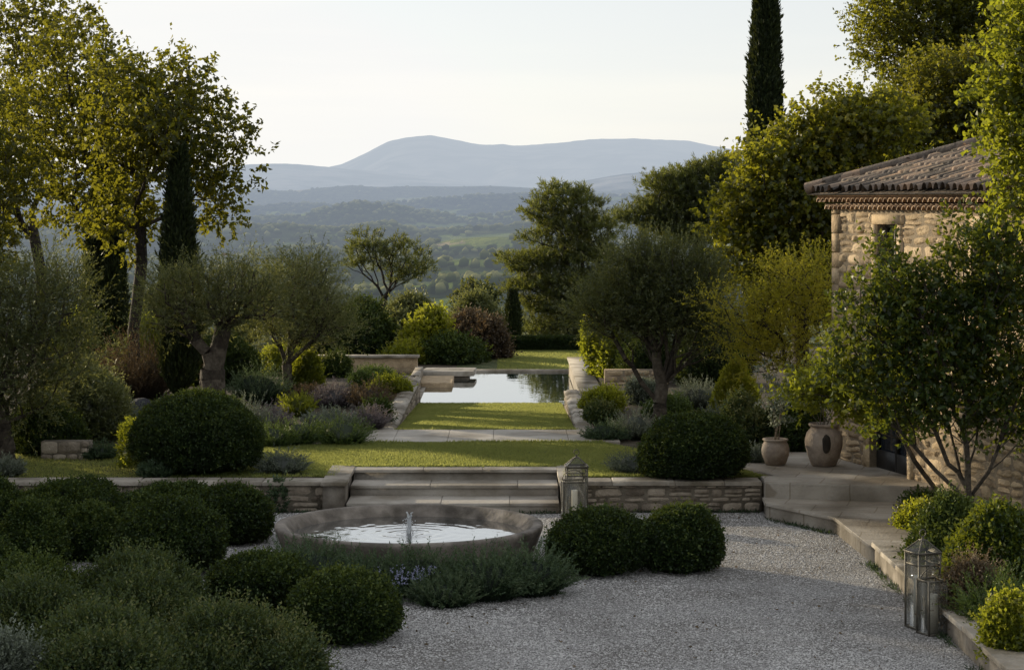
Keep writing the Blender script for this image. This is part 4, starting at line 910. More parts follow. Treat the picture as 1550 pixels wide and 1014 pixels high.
# ------------------------------------------------------------------ house
HO = np.array([5.4, 34.9, TZ]); Ha = unit(np.array([.26, -.966, 0])); Hn = np.array([Ha[1], -Ha[0], 0]); Hn = Hn if Hn[0] < 0 else -Hn   # outward
HL, HD, HH = 7.2, 6.2, 4.20
house = thing('stone_house', 'golden rubble stone house with low tiled roof, half hidden by trees', 'house', HO)
def hp(u, d, z): return Ha*u-Hn*d+np.array([0, 0, z])      # local: along facade, depth inwards, height
def uof(px):  # facade coordinate of a photo column
    k = (px-VX)/F; return (k*HO[1]-HO[0])/(Ha[0]-k*Ha[1])
holes = [(uof(1328), uof(1360), 2.55, 3.87), (uof(1476), uof(1512), 2.55, 3.87), (uof(1316), uof(1376), 0.0, 2.25)]
us = sorted({0., HL, *[q for h_ in holes for q in h_[:2]]}); zs = sorted({0., HH, *[q for h_ in holes for q in h_[2:]]})
mb = MB()
for i in range(len(us)-1):
    for j in range(len(zs)-1):
        cu, cz = (us[i]+us[i+1])/2, (zs[j]+zs[j+1])/2
        if any(a_ < cu < b_ and c_ < cz < d_ for a_, b_, c_, d_ in holes): continue
        z0 = zs[j]-(.3 if zs[j] == 0 else 0)
        mb.add([hp(us[i], 0, z0), hp(us[i+1], 0, z0), hp(us[i+1], 0, zs[j+1]), hp(us[i], 0, zs[j+1])], [[0, 1, 2, 3]])
for a_, b_, c_, d_ in holes:
    q = .28
    for (p0, p1) in (((a_, c_), (a_, d_)), ((b_, c_), (b_, d_)), ((a_, d_), (b_, d_)), ((a_, c_), (b_, c_))):
        mb.add([hp(p0[0], 0, p0[1]), hp(p1[0], 0, p1[1]), hp(p1[0], q, p1[1]), hp(p0[0], q, p0[1])], [[0, 1, 2, 3]])
mb.add([hp(0, 0, -.3), hp(0, HD, -.3), hp(0, HD, HH), hp(0, 0, HH)], [[0, 1, 2, 3]])
mb.add([hp(HL, 0, -.3), hp(HL, HD, -.3), hp(HL, HD, HH), hp(HL, 0, HH)], [[0, 1, 2, 3]])
mb.add([hp(0, HD, -.3), hp(HL, HD, -.3), hp(HL, HD, HH), hp(0, HD, HH)], [[0, 1, 2, 3]])
mb.add([hp(0, 0, HH), hp(HL, 0, HH), hp(HL, HD, HH), hp(0, HD, HH)], [[0, 1, 2, 3]])
wall = put('wall', mb.mesh('wall'), M['mortar_house'], house)
mb = MB(); rng = np.random.RandomState(77); qh = [(a_-.16, b_+.16, c_-(.0), d_+.2) for a_, b_, c_, d_ in holes]
stones(mb, hp(.22, 0, 0), Ha, (0, 0, 1), Hn, HL-.22, HH, rows=(.08, .21), ws=(.18, .55), gap=.016, depth=.032, rng=rng, wob=.045, round_=.45, rough_=1.6, holes=[(a_-.22, b_-.22, c_, d_) for a_, b_, c_, d_ in qh])
put('stonework', mb.mesh('stonework', False), M['stone_house'], wall)
mb = MB(); stones(mb, hp(0, HD, 0), Hn, (0, 0, 1), -Ha, HD, HH, rows=(.12, .24), ws=(.2, .5), gap=.02, depth=.04, rng=rng); stones(mb, hp(HL, 0, 0), -Hn, (0, 0, 1), Ha, HD, HH, rows=(.12, .24), ws=(.2, .5), gap=.02, depth=.04, rng=rng)
put('end_stonework', mb.mesh('end_stonework', True), M['stone_house'], wall)
def wblock(mb, u0, u1, z0, z1, d0, d1, t=.5):
    v = [hp(u, d, z) for u in (u0, u1) for d in (d0, d1) for z in (z0, z1)]
    mb.add(v, [[0, 1, 3, 2], [4, 6, 7, 5], [0, 4, 5, 1], [2, 3, 7, 6], [0, 2, 6, 4], [1, 5, 7, 3]], t)
mb = MB(); z_ = 0; k = 0
while z_ < HH-.1:
    h_ = min(rng.uniform(.24, .36), HH-z_); wblock(mb, -.02, .24+(.10 if k % 2 else -.02), z_+.009, z_+h_-.009, -.024-rng.uniform(0, .014), .3, rng.uniform(.1, .8)); z_ += h_; k += 1
put('quoin', mb.mesh('quoin'), M['stone_house'], house)
for i, (a_, b_, c_, d_) in enumerate(holes):
    isdoor = c_ == 0
    w_ = thing('door' if isdoor else 'window', None, None); w_.parent = house
    mb = MB(); z_ = c_
    while z_ < d_-.02:
        h_ = min(rng.uniform(.3, .45), d_-z_)
        for (s0, s1) in ((a_-.15, a_), (b_, b_+.15)): wblock(mb, s0, s1, z_+.005, z_+h_-.005, -.03-rng.uniform(0, .012), .24, rng.uniform(.5, .9))
        z_ += h_
    wblock(mb, a_-.15, b_+.15, d_+.003, d_+.15, -.032, .24, .6)
    if not isdoor: wblock(mb, a_-.17, b_+.17, c_-.1, c_-.003, -.08, .24, .7)
    put('surround', mb.mesh('surround'), M['stone_house'], w_)
    mb = MB(); e_ = .05; md = (a_+b_)/2
    wblock(mb, a_+.004, a_+e_, c_, d_-.004, .12, .17); wblock(mb, b_-e_, b_-.004, c_, d_-.004, .12, .17); wblock(mb, md-.03, md+.03, c_, d_-.004, .12, .17)
    wblock(mb, a_+e_, md-.03, d_-e_, d_-.004, .12, .168); wblock(mb, md+.03, b_-e_, d_-e_, d_-.004, .12, .168); wblock(mb, a_+e_, md-.03, c_, c_+(.3 if isdoor else e_), .12, .168); wblock(mb, md+.03, b_-e_, c_, c_+(.3 if isdoor else e_), .12, .168)
    for zz_ in ((.9, 1.55) if isdoor else (.43, .87)):
        wblock(mb, a_+e_, md-.03, c_+zz_, c_+zz_+.025, .125, .16); wblock(mb, md+.03, b_-e_, c_+zz_, c_+zz_+.025, .125, .16)
    put('frame', mb.mesh('frame'), M['frame_dark' if isdoor else 'wood_grey'], w_)
    mb = MB(); mb.add([hp(a_, .18, c_), hp(b_, .18, c_), hp(b_, .18, d_), hp(a_, .18, d_)], [[0, 1, 2, 3]]); put('pane', mb.mesh('pane'), M['pane'], w_)
    if isdoor:
        mb = MB(); mb.bar(hp(md+.05, .10, 1.0), hp(md+.05, .10, 1.16), .01); put('handle', mb.mesh('handle'), M['metal'], w_)
# roof
OV = .34; SL = .35; Rh = HH+.20
def roofplane(mb, o, a, inw, L, seed, maxs):
    rng = np.random.RandomState(seed); per = .20; crs = .34
    nu = int(L/per)*10; u = np.linspace(0, L, nu+1); nc = int(maxs/crs)+1
    srow = []; tr = []; kk = []
    for k in range(nc): srow += [k*crs, k*crs+crs-.004]; kk += [k, k]; tr += [1., 0.]
    srow = np.array(srow); kk = np.array(kk); tr = np.array(tr)
    S, Ug = np.meshgrid(srow, u, indexing='ij'); K = (kk[:, None]+0*S).astype(int)
    jit = rng.normal(size=(nc+1, int(L/per)+2)); tin = np.clip(.5+.28*rng.normal(size=jit.shape), 0, 1)
    ci = np.floor(Ug/per).astype(int); x = (Ug/per-ci-.5)+.06*jit[K, ci]
    cov = .062*np.sqrt(np.maximum(0, 1-(x/.34)**2)); ch = -.03*np.sqrt(np.maximum(0, 1-((np.abs(x)-.5)/.2)**2))
    z = np.where(np.abs(x) < .34, cov, ch)+.03*tr[:, None]+.006*jit[K, ci]+.02*noise(np.stack([Ug, S], -1), .9, 2)
    s2 = S+.02*jit[K, ci]*(tr[:, None] > .5)
    P = o+Ug[..., None]*a+s2[..., None]*inw+(s2*SL+z)[..., None]*np.array([0, 0, 1.])
    n_, m_ = S.shape; idx = np.arange(n_*m_).reshape(n_, m_)
    f = np.stack([idx[:-1, :-1], idx[:-1, 1:], idx[1:, 1:], idx[1:, :-1]], -1)
    cu = (Ug[:-1, :-1]+Ug[1:, 1:])/2; cs = (S[:-1, :-1]+S[1:, 1:])/2
    ok = (cs <= cu+.02) & (cs <= L-cu+.02) & (cs <= maxs+.01)
    mb.add(P.reshape(-1, 3), f[ok], tin[K, ci].ravel())
    # under sheet
    ss = min(maxs, L/2)
    mb.add([o-[0, 0, .06], o+a*L-[0, 0, .06], o+a*(L-ss)+inw*ss+[0, 0, ss*SL-.06], o+a*ss+inw*ss+[0, 0, ss*SL-.06]], [[0, 1, 2, 3]], .1)
mb = MB(); LL = HL+2*OV; DD = HD+2*OV; ms = DD/2; z3 = np.array([0, 0, Rh])
roofplane(mb, hp(-OV, -OV, Rh), Ha, -Hn, LL, 1, ms)
roofplane(mb, hp(HL+OV, -OV, Rh), -Hn, -Ha, DD, 2, LL/2)
roofplane(mb, hp(-OV, HD+OV, Rh), Hn, Ha, DD, 3, LL/2)
roofplane(mb, hp(HL+OV, HD+OV, Rh), -Ha, Hn, LL, 4, ms)
roof = put('roof', mb.mesh('roof', False), M['tile'], house)
mb = MB(); rng = np.random.RandomState(14)
ridges = [(hp(-OV, -OV, Rh), hp(-OV+ms, -OV+ms, Rh+ms*SL)), (hp(HL+OV, -OV, Rh), hp(HL+OV-ms, -OV+ms, Rh+ms*SL)), (hp(-OV, HD+OV, Rh), hp(-OV+ms, HD+OV-ms, Rh+ms*SL)), (hp(HL+OV, HD+OV, Rh), hp(HL+OV-ms, HD+OV-ms, Rh+ms*SL)), (hp(-OV+ms, -OV+ms, Rh+ms*SL), hp(HL+OV-ms, -OV+ms, Rh+ms*SL))]
for a_, b_ in ridges:
    d_ = np.linalg.norm(b_-a_); k_ = int(d_/.33)
    for i in range(k_):
        p0 = a_+(b_-a_)*(i/k_); p1 = a_+(b_-a_)*((i+1.08)/k_); up_ = np.array([0, 0, .035+rng.uniform(0, .012)])
        mb.bar(p0+up_, p1+up_+[0, 0, .012], .10, 10, .085, t=rng.uniform(.2, .8))
put('ridge_tiles', mb.mesh('ridge_tiles'), M['tile'], roof)
# genoise: two corbelled courses of tile ends
mb = MB()
def arcs(mb, o, a, outw, L, z, proj, per=.17):
    n_ = int(L/per); th = np.linspace(0, math.pi, 9)
    for i in range(n_):
        c_ = o+a*(i+.5)*per+np.array([0, 0, z]); t_ = float(np.clip(.5+.25*rng.normal(), 0, 1))
        v = []
        for d_ in (proj-.30, proj):
            for rr_ in (.078, .06): 
                for q in th: v.append(c_+outw*d_+a*(rr_*math.cos(q))+np.array([0, 0, rr_*.9*math.sin(q)]))
        v = np.array(v); A = 9; f = []
        for q in range(8): f += [[q, q+1, 2*A+q+1, 2*A+q], [A+q, A+q+1, 3*A+q+1, 3*A+q], [2*A+q, 2*A+q+1, 3*A+q+1, 3*A+q]]
        mb.add(v, f, t_)
for k, (z_, pr) in enumerate(((HH-.10, .12), (HH+.02, .22))):
    arcs(mb, hp(-pr, 0, 0), Ha, Hn, HL+2*pr, z_, pr); arcs(mb, hp(0, HD+pr, 0), Hn, -Ha, HD+2*pr, z_, pr)
    arcs(mb, hp(HL, -pr, 0), -Hn, Ha, HD+2*pr, z_, pr)
    wblock(mb, -pr+.02, HL+pr-.02, z_-.02 if k else z_+.0, z_+.073, .3, HD-.3, .2)
    for (uu0, uu1, dd0, dd1) in ((-pr+.012, HL+pr-.012, -pr+.012, HD+pr-.012),): wblock(mb, uu0, uu1, z_+.073, z_+.098, dd0, dd1, .2)
wblock(mb, -.26, HL+.26, HH+.121, HH+.17, -.26, HD+.26, .5)
put('cornice', mb.mesh('cornice'), M['tile_end'], house)

# small white house far in the valley
q = at(343, 398, 2450); r_ = math.hypot(q[0], q[1]); zg_ = float(theight(np.array([r_]), np.array([math.atan2(q[0], q[1])]))[0])
t = thing('farmhouse', 'tiny white farmhouse among the woods of the hazy valley', 'house', (q[0], q[1], max(zg_, q[2]-2)))
mb = MB(); mb.box((0, 0, 2.5), (9, 7, 9)); put('wall', mb.mesh('wall'), M['white_wall'], t)
mb = MB(); mb.add([[-5, -4, 7], [5, -4, 7], [5, 0, 9], [-5, 0, 9], [5, 4, 7], [-5, 4, 7]], [[0, 1, 2, 3], [3, 2, 4, 5]]); put('roof', mb.mesh('roof'), M['tile'], t)

#PLANTS
# ------------------------------------------------------------------ planting
# clipped box
def bb(x0, x1, top, bot, z, L=.06):
    """photo bounding box of a thing on level z -> centre, half width, height"""
    Yf = (H-z)*F/(bot-HY); w = (x1-x0)*Yf/F/2; Yc = Yf+w*.85; X = ((x0+x1)/2-VX)*Yc/F
    return (X, Yc, z), w*Yc/Yf, max(.1, H-(top-HY)*Yc/F-z-L*.7)
def box(label, x0, x1, top, bot, z, seed, n=15000, mat='box', tint0=.33, **kw):
    c, w, h = bb(x0, x1, top, bot, z)
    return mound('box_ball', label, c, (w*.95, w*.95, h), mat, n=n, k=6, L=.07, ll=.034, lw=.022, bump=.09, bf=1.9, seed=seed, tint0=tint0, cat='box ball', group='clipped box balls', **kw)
box('largest clipped box dome, on the left terrace behind the rubble wall', 195, 405, 598, 724, TZ-.04, 1, n=26000)
box('broad clipped box dome on the right terrace behind the rubble wall', 965, 1130, 628, 733, TZ-.04, 2, n=21000)
box('left ball of the clipped pair on gravel right of the fountain', 828, 985, 768, 876, 0, 3, n=17000)
box('right ball of the clipped pair on gravel right of the fountain', 972, 1095, 763, 871, 0, 4, n=15000)
box('clipped box ball on the gravel in front of the fountain', 440, 604, 862, 980, 0, 5, n=20000)
box('dark clipped box ball touching the left side of the rosemary by the fountain', 315, 475, 838, 940, 0, 6, n=17000, tint0=.28)
box('clipped box ball under the left rubble wall, nearest the fountain', 288, 411, 735, 828, 0, 7, n=14000)
box('large clipped box ball in the middle of the left shrub mass', 176, 342, 755, 876, 0, 8, n=18000)
def cloud(label, x0, x1, top, bot, z, seed, **kw):
    c, w, h = bb(x0, x1, top, bot, z, .08); w *= 1.1; a = dict(n=26000, nl=12, lobe=.42, k=6, L=.08, ll=.036, lw=.022, tint0=.5, strays=.06, cat='shrub', group='loosely clipped box mounds'); a.update(kw)
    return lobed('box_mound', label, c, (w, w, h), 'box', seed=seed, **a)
cloud('rounded box mound against the wall, second from the left edge', 160, 335, 730, 812, 0, 11)
cloud('box mound against the wall above the left corner', 10, 200, 724, 805, 0, 12)
cloud('box mound at the far left edge below the wall', -90, 60, 728, 810, 0, 13)
cloud('lumpy box mound in front of the others at the left edge', -20, 110, 765, 862, 0, 14)
cloud('small lumpy box mound between the left mounds and the large ball', 75, 205, 762, 855, 0, 15)
cloud('dark box mound at the left border of the picture', -150, 20, 780, 880, 0, 16)
def feather(label, x0, x1, top, bot, z, seed, mat='juniper', **kw):
    c, w, h = bb(x0, x1, top, bot, z, .12); w *= 1.08; a = dict(n=17000, nl=15, k=10, L=.14, ll=.036, lw=.017, up=.8, spread=.5, tint0=.30, core=.84, tj=.15, strays=.25, lobe=.36, group='feathery spreading shrubs'); a.update(kw)
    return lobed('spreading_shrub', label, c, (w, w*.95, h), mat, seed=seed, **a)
feather('grey green feathery shrub in front of the large left box ball', 95, 305, 838, 965, 0, 21)
feather('darker feathery shrub at the left edge, behind the front pair', -60, 150, 850, 970, 0, 22, mat='box', tint0=.5, ll=.036, lw=.02)
feather('big feathery shrub in the bottom left foreground', 10, 300, 932, 1090, 0, 23, n=26000)
feather('feathery shrub with yellow tips right of the bottom left one', 205, 480, 922, 1065, 0, 24, n=22000, tint0=.36)
feather('mid green feathery shrub between the lumpy mounds and the bottom shrubs', 100, 330, 872, 1010, 0, 26, tint0=.30)
feather('dull green feathery shrub at the left border above the pale tipped one', -60, 170, 885, 1020, 0, 27, tint0=.27)
feather('olive green feathery shrub filling the middle of the bottom left corner', 60, 260, 960, 1110, 0, 28, tint0=.34)
feather('pale tipped shrub in the very bottom left corner', -90, 95, 968, 1110, 0, 25, mat='grey', tint0=.25, n=14000)
def rosemary(label, x0, x1, top, bot, z, seed, mat='rosemary', **kw):
    c, w, h = bb(x0, x1, top, bot, z, .02); a = dict(n=420, k=44, ll=.038, lw=.012, tint0=.6, group='rosemary around the fountain'); a.update(kw)
    return tuft('rosemary_bush', label, c, (w*1.15, w*.9, h*1.15), mat, seed=seed, cat='rosemary', lean=.38, **a)
rosemary('rosemary clump at the left foot of the fountain basin', 388, 550, 812, 905, 0, 31, n=560)
rosemary('low rosemary clump left of the blue flowers', 505, 625, 836, 912, 0, 32)
rosemary('leggy rosemary directly below the water jet', 585, 690, 822, 908, 0, 33)
rosemary('low green rosemary sprawling in front of the blue flowers', 622, 725, 868, 924, 0, 34, tint0=.7)
rosemary('rosemary clump right of the water jet', 670, 795, 826, 916, 0, 35, n=520)
rosemary('rosemary clump at the right foot of the basin', 740, 862, 824, 908, 0, 36, n=520)
def flowers(label, x, Y, n, seed, hgt=.34, w=.28, mat='petal', z=0, name='flower_clump'):
    rng = np.random.RandomState(seed); X = (x-VX)*Y/F
    mb = MB(); P = np.c_[rng.normal(size=(n, 2))*w*.5, np.zeros(n)]; tip = P+np.c_[rng.normal(size=(n, 2))*.06, hgt*rng.uniform(.7, 1.1, n)]
    root = thing(name, label, 'flowers', (X, Y, z))
    tubes(mb, P, tip, np.full(n, .003), np.full(n, .002), 4); shoots(mb, P, tip-P, hgt*.6, 10, .05, .008, .4, 0, rng, .6)
    put('stems', mb.mesh('stems'), M['rosemary'], root)
    mb = MB(); Q = tip[:, None]+rng.normal(size=(n, 7, 3))*np.array([.012, .012, .03]); shoots(mb, Q.reshape(-1, 3), rng.normal(size=(n*7, 3)), .004, 3, .016, .013, .9, 0, rng, .6)
    put('blossom', mb.mesh('blossom'), M[mat], root)
flowers('pale blue flower spikes in the rosemary, left cluster', 617, 24.85, 30, 41)
flowers('pale blue flower spikes in the rosemary, right cluster', 648, 25.0, 26, 42, w=.22)

# terrace shrubs, left
def shrub(name, label, x, Y, wpx, hpx, mat, seed, z=TZ-.05, cat='shrub', **kw):
    s = Y/F; w = wpx*s/2; 
    Y += w*.5; hpx = max(8, hpx-w*.5*4.3*F/Y**2*.9)
    if kw.pop('_t', False):
        a = dict(n=int(140+170*(w*2)), k=32, ll=.05, lw=.013, tint0=.5); a.update(kw)
        return tuft(name, label, ((x-VX)*s, Y, z), (w*1.05, w, hpx*s*1.1), mat, seed=seed, cat=cat, **a)
    a = dict(n=int(5000+4000*(w*2)**1.3), nl=7, k=8, L=.12, ll=.05, lw=.024, up=.7, spread=.55, tint0=.5, core=.8); a.update(kw)
    return lobed(name, label, ((x-VX)*s, Y, z), (w*.97, w*.97, max(.08, hpx*s-a['L']*.35)), mat, seed=seed, cat=cat, **a)
spiky = dict(_t=True)
cush = dict(_t=True, out=1.0, lean=.2, ll=.035, lw=.011, core=.75)
shrub('grey_shrub', 'silver grey shrub on the wall top just right of the largest box dome', 425, 33.1, 74, 42, 'grey', 51, **dict(cush, tint0=.4))
shrub('grey_shrub', 'silver grey shrub on the wall top just left of the right box dome', 966, 33.0, 82, 44, 'grey', 52, **dict(cush, tint0=.35))
shrub('low_tuft', 'thin grassy tuft on the left wall coping', 235, 32.6, 60, 26, 'rosemary', 53, **spiky)
shrub('low_tuft', 'pale spiky tuft at the left end of the wall', 5, 32.6, 50, 36, 'grey', 54, **spiky)
shrub('creeper_plant', 'thin dark creeper hanging down the left wall near the steps', 421, 31.93, 22, 44, 'rosemary', 55, z=0.05, n=500, core=0, k=8, L=.1)
shrub('green_cushion', 'first bright green santolina cushion beside the lawn, by the box dome', 413, 36.6, 62, 46, 'santolina', 56, **cush)
shrub('green_cushion', 'middle bright green santolina cushion beside the lawn', 452, 36.9, 56, 50, 'santolina', 57, **cush)
shrub('green_cushion', 'largest green santolina cushion at the end of the cross path', 516, 36.9, 82, 52, 'santolina', 58, **cush)
shrub('lavender_bush', 'grey lavender mound behind the largest green cushion', 500, 38.6, 92, 46, 'grey', 59, **dict(spiky, tint0=.55))
shrub('lavender_bush', 'dull grey lavender mound left of the green cushions', 400, 38.8, 90, 46, 'lavender', 60, **spiky)
shrub('lavender_bush', 'silver spiky bush rising above the big box dome', 370, 38.2, 52, 66, 'grey', 61, **spiky)
shrub('lavender_bush', 'small lavender at the lower end of the left flanking wall', 560, 39.3, 46, 40, 'lavender', 62, **spiky)
shrub('round_shrub', 'small green bush tight against the left flanking wall', 568, 40.4, 40, 34, 'box', 63, tint0=.6)
shrub('perennial_clump', 'brownish faded perennials in the bed left of the pool lawn', 560, 43.5, 66, 44, 'brown', 64, **spiky)
shrub('perennial_clump', 'pinkish grey faded perennials left of the brown ones', 505, 43.8, 70, 40, 'lavender', 65, **spiky)
shrub('perennial_clump', 'low brown seed heads behind the lavender', 470, 44.5, 60, 34, 'brown', 66, **spiky)
shrub('round_shrub', 'low green hummock in the sunlit bed beyond the perennials', 548, 47.5, 42, 26, 'santolina', 67)
shrub('round_shrub', 'low yellow green hummock near the top of the left flanking wall', 590, 47.0, 52, 24, 'bright', 68)
shrub('round_shrub', 'dark rounded shrub in front of the left water basin', 509, 51.5, 46, 34, 'box', 69)
shrub('round_shrub', 'green hummock beside the basin rim', 565, 49.5, 60, 20, 'santolina', 70)
shrub('blue_rosemary', 'large blue green rosemary mound behind the old olive trunk', 388, 44.5, 92, 66, 'rosemary', 71, **dict(spiky, tint0=.7))
shrub('leafy_bush', 'loose green bush right of the second olive trunk', 466, 45.5, 62, 68, 'bright', 72, tint0=.25)
shrub('leafy_bush', 'yellow grassy clump below the second olive', 450, 42.0, 46, 40, 'bright', 73, **spiky)
shrub('leafy_bush', 'sunlit yellow green bush behind the second olive', 420, 52.0, 100, 40, 'bright', 74)
shrub('grey_shrub', 'pale frosted shrub beyond the second olive', 410, 55.0, 70, 40, 'grey', 75)
shrub('evergreen_shrub', 'silvery green shrub with lit top on the left terrace', 105, 37.6, 150, 118, 'olive', 76, tint0=.68, up=.6, L=.2)
shrub('evergreen_shrub', 'silvery shrub with lit top between the olives and the stone ball', 160, 39.5, 70, 80, 'olive', 77, tint0=.6)
shrub('evergreen_shrub', 'dark dense shrub above the low side wall', 60, 35.6, 110, 88, 'box', 78, tint0=.35)
shrub('low_tuft', 'small dark rounded tuft on the shaded grass', 148, 34.9, 46, 30, 'rosemary', 79, **cush)
shrub('lavender_bush', 'grey lavender between the stone ball and the big box dome', 190, 38.5, 80, 54, 'grey', 80, **dict(spiky, tint0=.4))
shrub('leafy_bush', 'yellow green leaves at the left rim of the big box dome', 196, 33.9, 48, 74, 'bright', 81, n=900, core=.4, tint0=.6)
shrub('brown_bush', 'large purple brown bush behind the stone ball', 205, 45.5, 105, 110, 'brown', 82, **dict(spiky, tint0=.3, n=900, core=0, lean=.35))
shrub('evergreen_shrub', 'dark shrub filling the gap left of the brown bush', 130, 47.5, 130, 120, 'box', 83, tint0=.3)
shrub('evergreen_shrub', 'dark shrub behind the first cypress', 330, 49.0, 120, 70, 'box', 84, tint0=.45)
shrub('evergreen_shrub', 'yellow lit shrub between the tree trunks', 225, 51.0, 90, 90, 'bright', 85)
# low side wall at left
t = thing('side_wall', 'short shaded stretch of rubble wall among the left shrubs', 'wall', (-7.7, 34.9, TZ-.05))
mb = MB(); mb.box((.4, .2, .13), (.8, .3, .36)); put('core', mb.mesh('core'), M['mortar'], t)
mb = MB(); stones(mb, (0, .03, -.02), (1, 0, 0), (0, 0, 1), (0, -1, 0), .8, .34, rng=np.random.RandomState(3)); put('stonework', mb.mesh('stonework', True), M['stone'], t)
# belt behind the pool
def belt(label, x, Y, wpx, hpx, mat, seed, z=-.62, **kw):
    yb = HY+(H+.1)*F/Y; Y = max(Y, 61)+8 if x < 800 else Y; hpx = hpx+HY+(H-z)*F/Y-yb
    a = dict(k=8, L=.22, ll=.10, lw=.05, core=.8, n=7000, strays=.2); a.update(kw)
    return shrub('hedge_shrub', label, x, Y, wpx, hpx, mat, seed, z=z, group='shrub belt beyond the pool', **a)
belt('dark green shrub at the left of the belt beyond the pool', 545, 62, 130, 100, 'box', 91, tint0=.45)
belt('dark shrub behind the second olive crown', 470, 63, 120, 95, 'box', 92, tint0=.4)
belt('olive brown shrub with sunlit top in the belt beyond the pool', 622, 66, 90, 95, 'olive', 93, tint0=.7)
belt('bright yellow green leafy shrub beyond the left end of the pool', 652, 62, 76, 82, 'bright', 94, core=.5, ll=.13, lw=.08, tint0=.6)
belt('low yellow green shrub at the belt foot beside the basin wall', 618, 60.5, 56, 34, 'bright', 95, core=.5)
belt('reddish brown twiggy shrub beyond the pool', 706, 64, 70, 66, 'brown', 96, tint0=.35)
belt('dark shrub right of the reddish one, beyond the pool', 742, 63.2, 56, 62, 'brown', 97, tint0=.18, ll=.08)
belt('dark green shrub low behind the far pool edge', 690, 61, 100, 42, 'box', 98, tint0=.4)
belt('olive green shrub behind the reddish ones', 720, 70, 90, 72, 'olive', 99, tint0=.6)
belt('green shrub behind the brown bush at far left', 380, 60, 140, 90, 'olive', 100, tint0=.5)
belt('sunlit shrub far left beyond the trunks', 160, 64, 220, 80, 'bright', 101, tint0=.4)
belt('sunlit rounded shrub seen between trunks', 250, 68, 160, 95, 'olive', 102, tint0=.8)
# clipped hedge across the far lawn
mb = MB(); rng = np.random.RandomState(6); n = 9000
P = np.c_[rng.uniform(-.6, 3.6, n), rng.uniform(-.25, .25, n), rng.uniform(0, .42, n)]
f_ = rng.randint(0, 3, n); P[f_ == 0, 1] = -.25; P[f_ == 1, 2] = .42; P += .02*rng.normal(size=P.shape)
D = np.where((f_ == 0)[:, None], np.array([[0, -1, .4]]), np.array([[0, 0, 1.]]))+.4*rng.normal(size=(n, 3))
shoots(mb, P, D, .08, 6, .05, .03, .6, 0, rng, .35); mb.box((1.5, 0, .2), (4.2, .46, .40), 0.)
put('clipped_hedge', mb.mesh('clipped_hedge'), M['box'], None, 'low dark clipped hedge across the far side of the lawn', 'hedge', loc=(.05, 75.5, -.62))
# terrace shrubs, right
shrub('leafy_bush', 'glossy light green bush with white flower tops beside the pool ledge', 922, 51.5, 96, 108, 'bright', 111, core=.6, ll=.09, lw=.05, tint0=.5, n=3800)
flowers('few pale pink blooms on top of the bush beside the pool', 888, 51.2, 5, 112, hgt=.5, w=.2, mat='white_petal', z=1.45, name='rose_bush')
shrub('round_shrub', 'dark green low bush at the right end of the cross path', 917, 37.6, 68, 36, 'rosemary', 113, **cush)
shrub('grey_shrub', 'silver green shrub left of the right olive trunk', 964, 37.9, 50, 54, 'grey', 114, **dict(cush, tint0=.5))
shrub('round_shrub', 'bright yellow green cushion beside the right flanking wall', 918, 43.0, 66, 32, 'bright', 115)
shrub('round_shrub', 'dull green low shrub at the foot of the right flanking wall', 906, 40.5, 44, 28, 'juniper', 116)
shrub('grey_shrub', 'rounded grey shrub behind the right olive trunk', 970, 44.5, 58, 36, 'grey', 117, tint0=.35)
shrub('lavender_bush', 'spiky grey shrub right of the right olive trunk', 1058, 43.5, 64, 46, 'grey', 118, **dict(spiky, tint0=.6))
shrub('lavender_bush', 'pale tuft in the sunlit bed beyond the right dome', 1095, 39.5, 60, 44, 'grey', 119, **spiky)
shrub('leafy_bush', 'vivid yellow green upright bush behind the pots', 1118, 40.5, 66, 92, 'bright', 120, core=.55, up=1.6, tint0=.75)
shrub('leafy_bush', 'green bush between the right dome and the small pot', 1128, 36.2, 90, 74, 'juniper', 121, tint0=.7)
shrub('low_tuft', 'pale grasses beside the right edge of the dome', 1142, 34.2, 36, 34, 'grey', 122, **spiky)
shrub('evergreen_shrub', 'dark shrub in the shade behind the clay pots', 1208, 36.0, 120, 84, 'box', 123, tint0=.3)
shrub('evergreen_shrub', 'dark shrub under the right olive crown', 985, 50.5, 110, 80, 'box', 124, tint0=.42)
shrub('evergreen_shrub', 'dark mass of shrub deep behind the right olive', 1080, 49.0, 140, 120, 'box', 125, tint0=.35)
shrub('leafy_bush', 'low lit green bush behind the right dome', 1012, 42.0, 60, 26, 'santolina', 126)
# right foreground bed
def bed(label, x, Y, wpx, hpx, mat, seed, **kw):
    a = dict(k=8, L=.10, ll=.042, lw=.027, n=16000, core=.82); a.update(kw)
    if a.get('_t'): [a.pop(q_, 0) for q_ in ('k', 'L', 'n')]; a.update(n=420, k=40, ll=.04, lw=.011, core=.4)
    return shrub('bed_shrub', label, x, Y, wpx, hpx, mat, seed, z=.15, group='shrubs in the right foreground bed', **a)
bed('rounded box shrub with lit yellow green leaves behind the tall lantern', 1448, 25.7, 132, 100, 'box', 131, tint0=.75)
bed('glossy dark shrub at the right edge of the bed', 1520, 24.2, 170, 142, 'darkfine', 132, tint0=.5, ll=.06)
bed('rust brown heathery shrub just right of the tall lantern', 1478, 22.9, 74, 84, 'brown', 133, tint0=.45, ll=.03, lw=.014, L=.16, k=12)
bed('spiky green rosemary beside the rust brown shrub', 1515, 22.3, 100, 96, 'santolina', 134, **dict(spiky, tint0=.45))
bed('yellow leaved shrub in the bottom right corner', 1540, 20.9, 110, 92, 'bright', 135, tint0=.42)
bed('small lit shrub under the dark leaved tree', 1405, 28.6, 80, 44, 'bright', 136, tint0=.5)
bed('sunlit box shrub at the foot of the dark leaved tree', 1505, 27.3, 110, 62, 'box', 137, tint0=.8)
bed('dark low plant beside the terrace edge', 1400, 30.3, 60, 32, 'box', 138, tint0=.35)

